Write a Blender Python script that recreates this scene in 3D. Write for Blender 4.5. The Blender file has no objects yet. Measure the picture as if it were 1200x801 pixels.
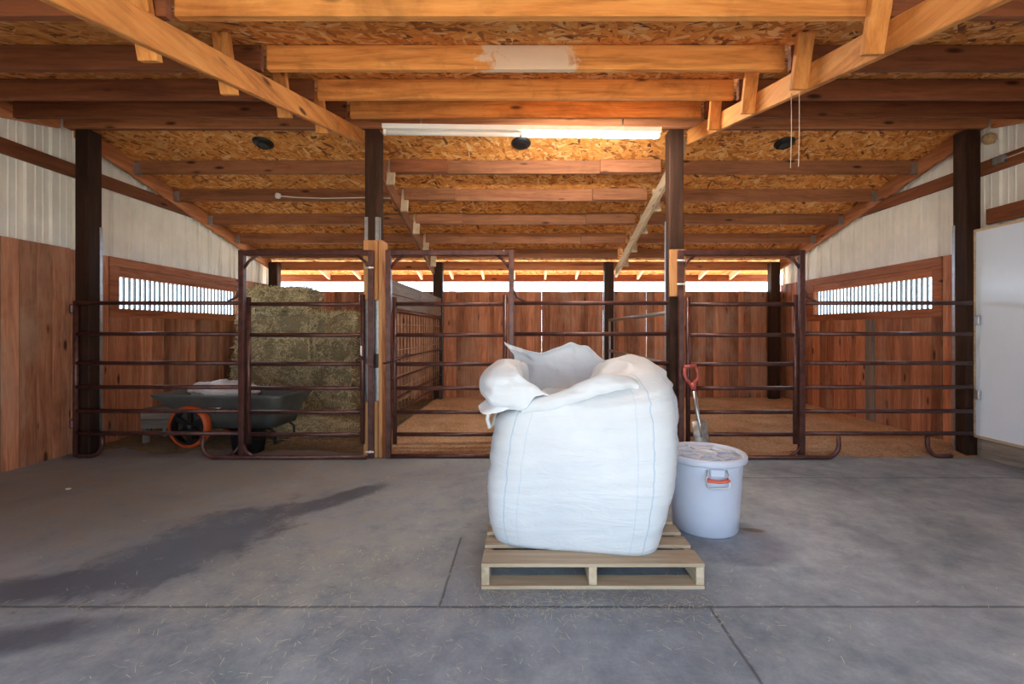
import bpy, bmesh, math, random
from math import pi, sin, cos, radians
from mathutils import Vector, Matrix, noise

scene = bpy.context.scene
col = scene.collection
random.seed(7)

# ------------------------------------------------------------------ camera
cam_data = bpy.data.cameras.new('camera')
cam_data.sensor_width = 36.0
cam_data.lens = 533.0 * 36.0 / 1200.0
cam_data.shift_x = -16.0 / 1200.0
cam_data.shift_y = -13.5 / 1200.0
cam_data.clip_start = 0.05
cam = bpy.data.objects.new('camera', cam_data)
col.objects.link(cam)
cam.location = (0, 0, 1.25)
cam.rotation_euler = (pi / 2, 0, 0)
scene.camera = cam

# ------------------------------------------------------------------ light
SKY_FRONT = 2.0
SKY_BACK = 6.0
TUBE = 125.0
SUN_STRENGTH = 16.0
EXPOSURE = 1.2
world = bpy.data.worlds.new('world')
scene.world = world
world.use_nodes = True
bg = world.node_tree.nodes['Background']
wt = world.node_tree
w_tc = wt.nodes.new('ShaderNodeTexCoord')
w_sep = wt.nodes.new('ShaderNodeSeparateXYZ')
wt.links.new(w_tc.outputs['Generated'], w_sep.inputs[0])
w_map = wt.nodes.new('ShaderNodeMapRange')
w_map.inputs['From Min'].default_value = -0.6
w_map.inputs['From Max'].default_value = 0.8
w_map.inputs['To Min'].default_value = SKY_FRONT
w_map.inputs['To Max'].default_value = SKY_BACK
wt.links.new(w_sep.outputs[1], w_map.inputs['Value'])
bg.inputs['Color'].default_value = (0.60, 0.80, 1.0, 1)
wt.links.new(w_map.outputs[0], bg.inputs['Strength'])
sun_d = bpy.data.lights.new('sun', 'SUN')
sun_d.energy = SUN_STRENGTH
sun_d.angle = radians(0.6)
sun_d.color = (1.0, 0.95, 0.86)
sun = bpy.data.objects.new('sun', sun_d)
col.objects.link(sun)
sun.location = (0, 20, 20)
sun.rotation_euler = (radians(-32), radians(6), 0)      # shines down from beyond the back wall
scene.view_settings.view_transform = 'Standard'
scene.view_settings.look = 'None'
scene.view_settings.gamma = 1.0
scene.view_settings.use_curve_mapping = False
scene.view_settings.exposure = EXPOSURE
scene.cycles.use_denoising = True
scene.cycles.max_bounces = 10
scene.cycles.diffuse_bounces = 7
scene.cycles.sample_clamp_indirect = 8.0


# ------------------------------------------------------------------ node helpers
def new_mat(name):
    m = bpy.data.materials.new(name)
    m.use_nodes = True
    nt = m.node_tree
    return m, nt, nt.nodes['Principled BSDF']


def N(nt, kind, **kw):
    n = nt.nodes.new(kind)
    for k, v in kw.items():
        setattr(n, k, v)
    return n


def math_n(nt, op, a, b=None, clamp=False):
    n = N(nt, 'ShaderNodeMath', operation=op, use_clamp=clamp)
    for i, v in enumerate((a, b)):
        if v is None:
            continue
        if isinstance(v, (int, float)):
            n.inputs[i].default_value = v
        else:
            nt.links.new(v, n.inputs[i])
    return n.outputs[0]


def ramp(nt, fac, stops):
    r = N(nt, 'ShaderNodeValToRGB')
    el = r.color_ramp.elements
    el[0].position, el[0].color = stops[0][0], (*stops[0][1], 1)
    el[1].position, el[1].color = stops[-1][0], (*stops[-1][1], 1)
    for p, c in stops[1:-1]:
        e = el.new(p)
        e.color = (*c, 1)
    nt.links.new(fac, r.inputs['Fac'])
    return r.outputs['Color']


def mixc(nt, fac, a, b, mode='MIX'):
    n = N(nt, 'ShaderNodeMix', data_type='RGBA', blend_type=mode)
    for key, v in ((0, fac), (6, a), (7, b)):
        if isinstance(v, (int, float)):
            n.inputs[key].default_value = v
        elif isinstance(v, tuple):
            n.inputs[key].default_value = (*v, 1) if len(v) == 3 else v
        else:
            nt.links.new(v, n.inputs[key])
    return n.outputs[2]


def coords(nt, scale=(1, 1, 1), spread=0.0):
    """object coordinates, scaled, moved per board and per object"""
    tc = N(nt, 'ShaderNodeTexCoord')
    out = tc.outputs['Object']
    if spread:
        g = N(nt, 'ShaderNodeNewGeometry')
        oi = N(nt, 'ShaderNodeObjectInfo')
        s = math_n(nt, 'ADD', g.outputs['Random Per Island'], oi.outputs['Random'])
        s = math_n(nt, 'MULTIPLY', s, spread)
        va = N(nt, 'ShaderNodeVectorMath', operation='ADD')
        nt.links.new(out, va.inputs[0])
        nt.links.new(s, va.inputs[1])
        out = va.outputs[0]
    mp = N(nt, 'ShaderNodeMapping')
    mp.inputs['Scale'].default_value = scale
    nt.links.new(out, mp.inputs['Vector'])
    return mp.outputs['Vector']


def noise_n(nt, vec, scale, detail=4.0, rough=0.55, dist=0.0):
    n = N(nt, 'ShaderNodeTexNoise')
    n.inputs['Scale'].default_value = scale
    n.inputs['Detail'].default_value = detail
    n.inputs['Roughness'].default_value = rough
    n.inputs['Distortion'].default_value = dist
    nt.links.new(vec, n.inputs['Vector'])
    return n.outputs['Fac']


def bump(nt, bsdf, h, strength=0.3, dist=0.01):
    b = N(nt, 'ShaderNodeBump')
    b.inputs['Strength'].default_value = strength
    b.inputs['Distance'].default_value = dist
    nt.links.new(h, b.inputs['Height'])
    nt.links.new(b.outputs['Normal'], bsdf.inputs['Normal'])


def wood(name, axis, dark, mid, light, vary=0.35, knots=0.7, rough=0.75, stain=0.0, spec=0.25):
    """sawn lumber: grain along one axis, knots, a tone per board"""
    m, nt, b = new_mat(name)
    st = {'x': (0.55, 7, 7), 'y': (7, 0.55, 7), 'z': (7, 7, 0.55)}[axis]
    v = coords(nt, st, 41.0)
    n1 = noise_n(nt, v, 2.2, 6, 0.62, 0.9)
    n2 = noise_n(nt, v, 11.0, 3, 0.6)
    f = math_n(nt, 'ADD', math_n(nt, 'MULTIPLY', n1, 0.75), math_n(nt, 'MULTIPLY', n2, 0.25))
    c = ramp(nt, f, [(0.30, dark), (0.50, mid), (0.68, light)])
    g = N(nt, 'ShaderNodeNewGeometry')
    oi = N(nt, 'ShaderNodeObjectInfo')
    r = math_n(nt, 'FRACT', math_n(nt, 'ADD', g.outputs['Random Per Island'], oi.outputs['Random']))
    tone = math_n(nt, 'ADD', math_n(nt, 'MULTIPLY', r, 2 * vary), 1.0 - vary)
    cm = N(nt, 'ShaderNodeCombineColor')
    for i in range(3):
        nt.links.new(tone, cm.inputs[i])
    c = mixc(nt, 1.0, c, cm.outputs[0], 'MULTIPLY')
    if knots:
        sk = {'x': (0.8, 2.6, 2.6), 'y': (2.6, 0.8, 2.6), 'z': (2.6, 2.6, 0.8)}[axis]
        vk = coords(nt, sk, 23.0)
        vo = N(nt, 'ShaderNodeTexVoronoi')
        vo.inputs['Scale'].default_value = 2.6
        nt.links.new(vk, vo.inputs['Vector'])
        k = math_n(nt, 'SUBTRACT', 1.0, math_n(nt, 'MULTIPLY', vo.outputs['Distance'], 6.5), True)
        k = math_n(nt, 'MULTIPLY', k, 2.2 * knots, True)
        c = mixc(nt, k, c, tuple(x * 0.35 for x in dark))
    if stain:
        tc = coords(nt, (1, 1, 1), 11.0)
        s = noise_n(nt, tc, 2.3, 5, 0.65, 0.4)
        s = math_n(nt, 'MULTIPLY', math_n(nt, 'SUBTRACT', s, 0.52, True), 5.0 * stain, True)
        c = mixc(nt, s, c, tuple(x * 0.4 for x in dark))
    nt.links.new(c, b.inputs['Base Color'])
    b.inputs['Roughness'].default_value = rough
    b.inputs['Specular IOR Level'].default_value = spec
    bump(nt, b, f, 0.25, 0.004)
    return m


def worn(m, colr, amount, sc):
    nt = m.node_tree
    b = nt.nodes['Principled BSDF']
    old = b.inputs['Base Color'].links[0].from_socket
    v = coords(nt, (1, 1, 0.45))
    n1 = noise_n(nt, v, sc, 5, 0.65, 0.3)
    k_ = math_n(nt, 'MULTIPLY', math_n(nt, 'SUBTRACT', n1, 0.50, True), 5.0, True)
    c = mixc(nt, math_n(nt, 'MULTIPLY', k_, amount), old, colr)
    nt.links.new(c, b.inputs['Base Color'])


def plain(name, colr, rough=0.5, metal=0.0, mottle=0.0, mscale=8.0, bumps=0.0, spec=0.5):
    m, nt, b = new_mat(name)
    b.inputs['Roughness'].default_value = rough
    b.inputs['Metallic'].default_value = metal
    b.inputs['Specular IOR Level'].default_value = spec
    v = coords(nt, (1, 1, 1), 5.0)
    n = noise_n(nt, v, mscale, 5, 0.6)
    c = ramp(nt, n, [(0.3, tuple(x * (1 - mottle) for x in colr)), (0.7, tuple(min(1, x * (1 + mottle)) for x in colr))])
    nt.links.new(c, b.inputs['Base Color'])
    if bumps:
        bump(nt, b, n, bumps, 0.004)
    return m


M = {}
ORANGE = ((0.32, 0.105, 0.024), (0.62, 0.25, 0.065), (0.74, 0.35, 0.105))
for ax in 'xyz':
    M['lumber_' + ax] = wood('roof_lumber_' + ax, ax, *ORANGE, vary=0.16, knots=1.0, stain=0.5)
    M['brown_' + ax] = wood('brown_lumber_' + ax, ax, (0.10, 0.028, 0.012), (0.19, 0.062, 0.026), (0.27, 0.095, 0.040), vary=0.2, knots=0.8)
    M['dull_' + ax] = wood('dull_lumber_' + ax, ax, (0.14, 0.050, 0.022), (0.27, 0.108, 0.050), (0.36, 0.155, 0.075), vary=0.2, knots=0.8, stain=0.25)
    M['rust_' + ax] = wood('rust_lumber_' + ax, ax, (0.25, 0.082, 0.033), (0.46, 0.180, 0.076), (0.58, 0.255, 0.115), vary=0.16, knots=0.8, stain=0.2)
    M['grey_' + ax] = wood('grey_weathered_' + ax, ax, (0.13, 0.10, 0.08), (0.24, 0.20, 0.165), (0.34, 0.29, 0.25), vary=0.15, knots=0.5)
    M['pale_' + ax] = wood('pale_lumber_' + ax, ax, (0.36, 0.25, 0.15), (0.52, 0.40, 0.27), (0.64, 0.52, 0.38), vary=0.15, knots=0.5)
m = M['lumber_x'].copy()
m.name = 'scarred_lumber'
nt = m.node_tree
b = nt.nodes['Principled BSDF']
old = b.inputs['Base Color'].links[0].from_socket
v = coords(nt)
sp = N(nt, 'ShaderNodeSeparateXYZ')
nt.links.new(v, sp.inputs[0])
n1 = noise_n(nt, v, 7.0, 5, 0.65, 0.8)
d_ = math_n(nt, 'DIVIDE', math_n(nt, 'SUBTRACT', sp.outputs[0], 0.02), 0.30)
d_ = math_n(nt, 'SUBTRACT', 1.0, math_n(nt, 'MULTIPLY', d_, d_))
d_ = math_n(nt, 'ADD', d_, math_n(nt, 'MULTIPLY', math_n(nt, 'SUBTRACT', n1, 0.50), 4.2))
k_ = math_n(nt, 'MULTIPLY', d_, 2.5, True)
c = mixc(nt, math_n(nt, 'MULTIPLY', k_, 0.85), old, (0.72, 0.56, 0.42))
nt.links.new(c, b.inputs['Base Color'])
M['lumber_scar'] = m
M['post'] = wood('dark_post', 'z', (0.018, 0.009, 0.006), (0.038, 0.017, 0.010), (0.075, 0.032, 0.018), vary=0.1, knots=0.4, rough=0.7, stain=0.3, spec=0.2)
M['plank'] = wood('wall_plank', 'z', (0.21, 0.068, 0.032), (0.41, 0.160, 0.080), (0.57, 0.275, 0.155), vary=0.42, knots=1.0, stain=0.3)
worn(M['plank'], (0.52, 0.37, 0.27), 0.55, 1.6)
M['clad'] = wood('clad_board', 'z', (0.36, 0.14, 0.05), (0.58, 0.28, 0.11), (0.70, 0.38, 0.17), vary=0.12, knots=0.8)
M['red_frame'] = wood('window_frame_wood', 'y', (0.20, 0.055, 0.022), (0.38, 0.135, 0.060), (0.50, 0.20, 0.095), vary=0.15, knots=0.8)
M['steel'] = plain('maroon_steel', (0.100, 0.040, 0.034), 0.38, 0.35, 0.45, 14, 0.1)
M['galv'] = plain('galvanized', (0.42, 0.43, 0.44), 0.4, 0.8, 0.2, 20)
M['white_plastic'] = plain('white_plastic', (0.54, 0.58, 0.69), 0.42, 0, 0.04, 4)
M['lid_plastic'] = plain('lid_plastic', (0.46, 0.48, 0.51), 0.45, 0, 0.25, 14)
M['red_plastic'] = plain('red_plastic', (0.62, 0.10, 0.05), 0.4, 0, 0.1)
M['shovel_red'] = plain('shovel_red', (0.42, 0.085, 0.07), 0.5, 0, 0.2)
M['rust_wire'] = plain('rusty_mesh', (0.52, 0.34, 0.22), 0.6, 0.3, 0.3)
M['wire'] = plain('bright_wire', (0.55, 0.55, 0.55), 0.3, 0.9, 0.1)
M['black'] = plain('black_plastic', (0.012, 0.012, 0.013), 0.45, 0, 0.2)
M['tub'] = plain('tub_plastic', (0.100, 0.106, 0.094), 0.5, 0, 0.2, 6)
M['orange_rubber'] = plain('orange_tyre', (0.62, 0.10, 0.018), 0.55, 0, 0.15)
M['white_metal'] = plain('white_enamel', (0.80, 0.80, 0.78), 0.3, 0, 0.03)
M['door_white'] = plain('door_white', (0.76, 0.86, 0.97), 0.2, 0, 0.03, 2)
M['siding'] = plain('siding_paint', (0.84, 0.82, 0.76), 0.55, 0.0, 0.08, 3)
M['bar'] = plain('window_bar', (0.13, 0.14, 0.15), 0.5, 0.3, 0.15)
M['cord'] = plain('cord', (0.62, 0.52, 0.42), 0.8)
M['nest'] = plain('nest', (0.45, 0.30, 0.15), 0.95, 0, 0.5, 60, 0.6)
M['roof_metal'] = plain('roof_metal', (0.5, 0.5, 0.5), 0.5, 0.3)
M['grey_blade'] = plain('shovel_blade', (0.33, 0.31, 0.29), 0.45, 0.5, 0.4, 25)
M['chip'] = plain('white_chip', (0.8, 0.8, 0.75), 0.7)
m, nt, b = new_mat('lit_tube')
b.inputs['Base Color'].default_value = (0.9, 0.9, 0.85, 1)
b.inputs['Emission Color'].default_value = (1.0, 0.97, 0.88, 1)
b.inputs['Emission Strength'].default_value = TUBE
M['lit_tube'] = m

# strand board
m, nt, b = new_mat('strand_board')
tc = N(nt, 'ShaderNodeTexCoord')


def flakes(rotz, sc, off):
    """one layer of long wood flakes lying in one direction; value per flake"""
    mp = N(nt, 'ShaderNodeMapping', vector_type='TEXTURE')
    mp.inputs['Location'].default_value = (off, off * 0.7, 0)
    mp.inputs['Rotation'].default_value = (0, 0, rotz)
    mp.inputs['Scale'].default_value = (1 / (sc * 0.26), 1 / sc, 1000.0)
    nt.links.new(tc.outputs['Object'], mp.inputs['Vector'])
    vo = N(nt, 'ShaderNodeTexVoronoi')
    vo.inputs['Scale'].default_value = 1.0
    nt.links.new(mp.outputs['Vector'], vo.inputs['Vector'])
    sp = N(nt, 'ShaderNodeSeparateColor')
    nt.links.new(vo.outputs['Color'], sp.inputs['Color'])
    return sp.outputs[0], sp.outputs[1]


best_p = best_v = None
for q, (rot_, sc_) in enumerate(((0.15, 38), (0.75, 34), (-0.55, 36), (1.45, 31))):
    pr_, va_ = flakes(rot_, sc_, 3.7 * q)
    if best_p is None:
        best_p, best_v = pr_, va_
    else:
        g_ = math_n(nt, 'GREATER_THAN', pr_, best_p)
        best_v = math_n(nt, 'ADD', math_n(nt, 'MULTIPLY', g_, va_), math_n(nt, 'MULTIPLY', math_n(nt, 'SUBTRACT', 1.0, g_), best_v))
        best_p = math_n(nt, 'MAXIMUM', pr_, best_p)
ff = best_v
c = ramp(nt, ff, [(0.02, (0.15, 0.045, 0.010)), (0.14, (0.48, 0.160, 0.028)), (0.45, (0.72, 0.275, 0.052)), (0.78, (0.80, 0.36, 0.085)), (0.97, (0.86, 0.54, 0.24))])
damp = noise_n(nt, coords(nt), 0.7, 4, 0.6)
c = mixc(nt, math_n(nt, 'MULTIPLY', math_n(nt, 'SUBTRACT', damp, 0.52, True), 2.2, True), c, (0.36, 0.14, 0.035))
nt.links.new(c, b.inputs['Base Color'])
b.inputs['Roughness'].default_value = 0.8
bump(nt, b, ff, 0.3, 0.004)
M['osb'] = m

# concrete floor
m, nt, b = new_mat('concrete')
v = coords(nt)
n1 = noise_n(nt, v, 0.9, 6, 0.62, 0.5)
n2 = noise_n(nt, v, 5.0, 8, 0.76)
n3 = noise_n(nt, v, 60.0, 3, 0.7)
f = math_n(nt, 'ADD', math_n(nt, 'MULTIPLY', n1, 0.5), math_n(nt, 'MULTIPLY', n2, 0.5))
c = ramp(nt, f, [(0.36, (0.150, 0.178, 0.215)), (0.50, (0.300, 0.335, 0.375)), (0.64, (0.47, 0.50, 0.53))])
c = mixc(nt, math_n(nt, 'MULTIPLY', n3, 0.45), c, (0.13, 0.145, 0.16))
sep = N(nt, 'ShaderNodeSeparateXYZ')
nt.links.new(v, sep.inputs[0])
px, py = sep.outputs[0], sep.outputs[1]


def blot(cx, cy, rx, ry, ang, edge=1.0, rag=0.9):
    dx = math_n(nt, 'SUBTRACT', px, cx)
    dy = math_n(nt, 'SUBTRACT', py, cy)
    u = math_n(nt, 'ADD', math_n(nt, 'MULTIPLY', dx, cos(ang) / rx), math_n(nt, 'MULTIPLY', dy, sin(ang) / rx))
    w = math_n(nt, 'ADD', math_n(nt, 'MULTIPLY', dx, -sin(ang) / ry), math_n(nt, 'MULTIPLY', dy, cos(ang) / ry))
    d = math_n(nt, 'ADD', math_n(nt, 'MULTIPLY', u, u), math_n(nt, 'MULTIPLY', w, w))
    d = math_n(nt, 'SUBTRACT', 1.0, d)
    d = math_n(nt, 'ADD', d, math_n(nt, 'MULTIPLY', math_n(nt, 'SUBTRACT', n2, 0.5), 5.0 * rag))
    return math_n(nt, 'MULTIPLY', d, 1.6 * edge, True)


# worn dirt over the left side, damp dark patches, pale dusty patch by the drum
dirt = blot(-3.0, 3.7, 2.6, 1.5, 0.1, 0.5, 0.8)
c = mixc(nt, math_n(nt, 'MULTIPLY', dirt, 0.75), c, (0.23, 0.185, 0.135))
dirt2 = blot(-0.9, 2.55, 1.5, 0.75, 0.25, 0.5, 1.0)
c = mixc(nt, math_n(nt, 'MULTIPLY', dirt2, 0.5), c, (0.33, 0.325, 0.275))
wet = blot(-1.92, 2.66, 0.72, 0.40, 1.25, 1.0, 0.85)
wet = math_n(nt, 'MAXIMUM', wet, blot(-1.42, 3.35, 0.55, 0.14, 0.9, 1.0, 0.6))
wet = math_n(nt, 'MAXIMUM', wet, blot(-2.35, 2.22, 0.5, 0.16, 0.3, 1.0, 0.7))
wet = math_n(nt, 'MAXIMUM', wet, blot(-2.1, 1.83, 0.5, 0.12, 0.3, 0.8, 0.7))
wet = math_n(nt, 'MULTIPLY', wet, math_n(nt, 'ADD', 0.45, n2))
c = mixc(nt, math_n(nt, 'MULTIPLY', wet, 0.85, True), c, (0.072, 0.088, 0.125))
pale = blot(1.55, 2.75, 0.55, 0.35, 0.2, 0.5, 0.6)
c = mixc(nt, math_n(nt, 'MULTIPLY', pale, 0.45), c, (0.46, 0.49, 0.53))

spall = blot(1.42, 2.85, 0.085, 0.035, -0.2, 1.0, 0.5)
c = mixc(nt, math_n(nt, 'MULTIPLY', spall, 0.8), c, (0.20, 0.155, 0.11))


def joint(coord, at, w, lo=None, hi=None, other=None):
    wob = math_n(nt, 'MULTIPLY', math_n(nt, 'SUBTRACT', n2, 0.5), 0.02)
    d = math_n(nt, 'ABSOLUTE', math_n(nt, 'SUBTRACT', math_n(nt, 'ADD', coord, wob), at))
    k = math_n(nt, 'SUBTRACT', 1.0, math_n(nt, 'DIVIDE', d, w), True)
    if lo is not None:
        k = math_n(nt, 'MULTIPLY', k, math_n(nt, 'GREATER_THAN', other, lo))
        k = math_n(nt, 'MULTIPLY', k, math_n(nt, 'LESS_THAN', other, hi))
    return k


js = [joint(py, 2.06, 0.012), joint(px, 0.835, 0.010, -1.0, 2.06, py), joint(px, -0.39, 0.009, 2.06, 2.75, py),
      joint(py, 3.86, 0.014, 0.5, 5.0, px)]
j = js[0]
for k in js[1:]:
    j = math_n(nt, 'MAXIMUM', j, k)
c = mixc(nt, math_n(nt, 'MULTIPLY', j, 0.8), c, (0.045, 0.043, 0.042))
nt.links.new(c, b.inputs['Base Color'])
rr = math_n(nt, 'SUBTRACT', 0.78, math_n(nt, 'MULTIPLY', wet, 0.3))
nt.links.new(rr, b.inputs['Roughness'])
hh = math_n(nt, 'SUBTRACT', math_n(nt, 'ADD', n3, n2), math_n(nt, 'MULTIPLY', j, 2.0))
bump(nt, b, hh, 0.3, 0.006)
M['concrete'] = m

# shavings, hay, ground
def litter(name, a, bb, cc, sc):
    m, nt, b = new_mat(name)
    v = coords(nt)
    n1 = noise_n(nt, v, sc, 5, 0.75, 0.6)
    n2 = noise_n(nt, v, 1.6, 4, 0.6)
    f = math_n(nt, 'ADD', math_n(nt, 'MULTIPLY', n1, 0.65), math_n(nt, 'MULTIPLY', n2, 0.35))
    c = ramp(nt, f, [(0.36, a), (0.5, bb), (0.64, cc)])
    nt.links.new(c, b.inputs['Base Color'])
    b.inputs['Roughness'].default_value = 0.95
    bump(nt, b, n1, 0.9, 0.02)
    return m


M['shavings'] = litter('shavings', (0.26, 0.145, 0.070), (0.60, 0.39, 0.22), (0.82, 0.62, 0.40), 38)
M['dirt'] = litter('dirt', (0.10, 0.068, 0.036), (0.20, 0.145, 0.075), (0.32, 0.24, 0.13), 24)
M['ground'] = litter('ground', (0.36, 0.31, 0.24), (0.46, 0.40, 0.31), (0.54, 0.48, 0.38), 3)


def hay_mat(name, a, bb, cc):
    m, nt, b = new_mat(name)
    g = N(nt, 'ShaderNodeNewGeometry')
    v = coords(nt)
    n1 = noise_n(nt, v, 45, 4, 0.7)
    n2 = noise_n(nt, v, 3.0, 3, 0.6)
    f = math_n(nt, 'ADD', math_n(nt, 'MULTIPLY', n1, 0.35), math_n(nt, 'MULTIPLY', n2, 0.3))
    f = math_n(nt, 'ADD', f, math_n(nt, 'MULTIPLY', g.outputs['Random Per Island'], 0.45))
    c = ramp(nt, f, [(0.25, a), (0.5, bb), (0.8, cc)])
    nt.links.new(c, b.inputs['Base Color'])
    b.inputs['Roughness'].default_value = 0.85
    bump(nt, b, n1, 0.6, 0.02)
    return m


M['hay'] = hay_mat('hay', (0.18, 0.140, 0.062), (0.50, 0.41, 0.215), (0.92, 0.80, 0.52))
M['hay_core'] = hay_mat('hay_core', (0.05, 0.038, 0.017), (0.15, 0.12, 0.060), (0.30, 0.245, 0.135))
M['straw'] = hay_mat('straw', (0.28, 0.26, 0.18), (0.46, 0.43, 0.31), (0.70, 0.67, 0.52))

# woven white fabric of the bulk bag with its stitched seams
m, nt, b = new_mat('woven_bag')
v = coords(nt)
uv = N(nt, 'ShaderNodeUVMap')
su = N(nt, 'ShaderNodeSeparateXYZ')
nt.links.new(uv.outputs['UV'], su.inputs[0])


def seam_line(axis, at, w):
    d = math_n(nt, 'ABSOLUTE', math_n(nt, 'SUBTRACT', math_n(nt, 'ABSOLUTE', axis), at))
    return math_n(nt, 'SUBTRACT', 1.0, math_n(nt, 'DIVIDE', d, w), True)


s = math_n(nt, 'MAXIMUM', seam_line(su.outputs[0], 0.71, 0.008), math_n(nt, 'MULTIPLY', seam_line(su.outputs[0], 0.56, 0.007), 0.45))
s2 = math_n(nt, 'MAXIMUM', seam_line(su.outputs[1], 0.76, 0.008), math_n(nt, 'MULTIPLY', seam_line(su.outputs[1], 0.60, 0.007), 0.45))
s = math_n(nt, 'MAXIMUM', s, s2)
n1 = noise_n(nt, v, 2.5, 4, 0.6)
c = ramp(nt, n1, [(0.3, (0.58, 0.61, 0.645)), (0.7, (0.67, 0.695, 0.715))])
c = mixc(nt, math_n(nt, 'MULTIPLY', s, 0.75), c, (0.22, 0.42, 0.62))
nt.links.new(c, b.inputs['Base Color'])
b.inputs['Roughness'].default_value = 0.5
b.inputs['Specular IOR Level'].default_value = 0.35
vs = coords(nt, (1.3, 1.3, 5.5))
n4 = noise_n(nt, vs, 2.4, 5, 0.6, 1.2)
n5 = noise_n(nt, v, 150, 2, 0.5)
hh = math_n(nt, 'ADD', n4, math_n(nt, 'MULTIPLY', n5, 0.05))
hh = math_n(nt, 'SUBTRACT', hh, math_n(nt, 'MULTIPLY', s, 0.12))
bump(nt, b, hh, 0.35, 0.03)
M['bag'] = m
M['bag_liner'] = plain('bag_liner', (0.70, 0.70, 0.68), 0.45, 0, 0.06, 6, 0.3)
M['feed_bag'] = plain('feed_bag', (0.74, 0.70, 0.68), 0.4, 0, 0.22, 7, 0.5)


# ------------------------------------------------------------------ mesh helpers
class MB:
    """collects shapes and links them as one mesh object"""

    def __init__(self):
        self.bm = bmesh.new()

    def box(self, c, s, rot=None):
        mat = Matrix.Translation(Vector(c))
        if rot is not None:
            mat = mat @ rot.to_4x4()
        mat = mat @ Matrix.Diagonal((s[0], s[1], s[2], 1))
        bmesh.ops.create_cube(self.bm, size=1.0, matrix=mat)
        return self

    def span(self, a, b_):
        """box from corner to corner"""
        return self.box([(a[i] + b_[i]) / 2 for i in range(3)], [abs(a[i] - b_[i]) for i in range(3)])

    def tube(self, pts, r, seg=10, cap=True, square=False):
        pts = [Vector(p) for p in pts]
        rr = r if isinstance(r, (list, tuple)) else [r] * len(pts)
        rings = []
        up = None
        for i, p in enumerate(pts):
            d = (pts[min(i + 1, len(pts) - 1)] - pts[max(i - 1, 0)]).normalized()
            if up is None:
                up = Vector((0, 1, 0)) if abs(d.y) < 0.9 else Vector((0, 0, 1))
            x = d.cross(up)
            if x.length < 1e-6:
                x = d.orthogonal()
            x.normalize()
            y = x.cross(d).normalized()
            ring = []
            n = 4 if square else seg
            for k in range(n):
                a = 2 * pi * k / n + (pi / 4 if square else 0)
                q = rr[i] * (1.4142 if square else 1)
                ring.append(self.bm.verts.new(p + x * cos(a) * q + y * sin(a) * q))
            rings.append(ring)
        n = len(rings[0])
        for a, b_ in zip(rings, rings[1:]):
            for k in range(n):
                f = self.bm.faces.new((a[k], a[(k + 1) % n], b_[(k + 1) % n], b_[k]))
                f.smooth = not square
        if cap:
            self.bm.faces.new(list(reversed(rings[0])))
            self.bm.faces.new(rings[-1])
        return self

    def lathe(self, prof, seg=40, loc=(0, 0, 0), axis='z', smooth=True):
        L = Vector(loc)
        rings = []
        for r, h in prof:
            ring = []
            for k in range(seg):
                a = 2 * pi * k / seg
                if axis == 'z':
                    p = Vector((r * cos(a), r * sin(a), h))
                else:
                    p = Vector((r * cos(a), h, r * sin(a)))
                ring.append(self.bm.verts.new(L + p))
            rings.append(ring)
        for a, b_ in zip(rings, rings[1:]):
            for k in range(seg):
                f = self.bm.faces.new((a[k], a[(k + 1) % seg], b_[(k + 1) % seg], b_[k]))
                f.smooth = smooth
        if prof[0] == prof[-1]:
            return self
        if prof[0][0] > 1e-4:
            self.bm.faces.new(rings[0])
        if prof[-1][0] > 1e-4:
            self.bm.faces.new(rings[-1])
        return self

    def prism(self, poly, axis, lo, hi):
        """outline in the two other axes, drawn out along one axis"""
        def P(u, w, t):
            return {'x': (t, u, w), 'y': (u, t, w), 'z': (u, w, t)}[axis]
        A = [self.bm.verts.new(P(u, w, lo)) for u, w in poly]
        B = [self.bm.verts.new(P(u, w, hi)) for u, w in poly]
        n = len(poly)
        for k in range(n):
            self.bm.faces.new((A[k], A[(k + 1) % n], B[(k + 1) % n], B[k]))
        self.bm.faces.new(A)
        self.bm.faces.new(B)
        return self

    def build(self, name, mat, parent=None, bevel=0.0, loc=None):
        bm = self.bm
        bmesh.ops.recalc_face_normals(bm, faces=bm.faces)
        me = bpy.data.meshes.new(name)
        bm.to_mesh(me)
        bm.free()
        me.materials.append(mat)
        o = bpy.data.objects.new(name, me)
        col.objects.link(o)
        if parent is not None:
            o.parent = parent
        if loc is not None:
            o.location = loc
        if bevel:
            md = o.modifiers.new('bevel', 'BEVEL')
            md.width = bevel
            md.segments = 1
            md.limit_method = 'ANGLE'
        return o


def tag(o, label, cat, group=None, kind=None):
    o['label'] = label
    o['category'] = cat
    if group:
        o['group'] = group
    if kind:
        o['kind'] = kind
    return o


def thing(name, label, cat, loc=(0, 0, 0), rz=0.0, group=None):
    o = bpy.data.objects.new(name, None)
    o.empty_display_size = 0.1
    col.objects.link(o)
    o.location = loc
    o.rotation_euler = (0, 0, rz)
    return tag(o, label, cat, group)


def struct(o):
    o['kind'] = 'structure'
    return o


def struct_root(name):
    o = bpy.data.objects.new(name, None)
    col.objects.link(o)
    return struct(o)


def copy_tree(o, parent=None):
    c = o.copy()
    col.objects.link(c)
    if parent is not None:
        c.parent = parent
    for ch in list(o.children):
        copy_tree(ch, c)
    return c


def strips(name, mat, items, parent=None):
    """thin blades: (centre, direction, side, length, width)"""
    vs, fs = [], []
    for p, d, s_, L, w in items:
        k = len(vs)
        a, b_ = p - d * L / 2, p + d * L / 2
        vs += [a - s_ * w, a + s_ * w, b_ + s_ * w * 0.6, b_ - s_ * w * 0.6]
        fs.append((k, k + 1, k + 2, k + 3))
    me = bpy.data.meshes.new(name)
    me.from_pydata(vs, [], fs)
    me.materials.append(mat)
    o = bpy.data.objects.new(name, me)
    col.objects.link(o)
    if parent is not None:
        o.parent = parent
    return o


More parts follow.
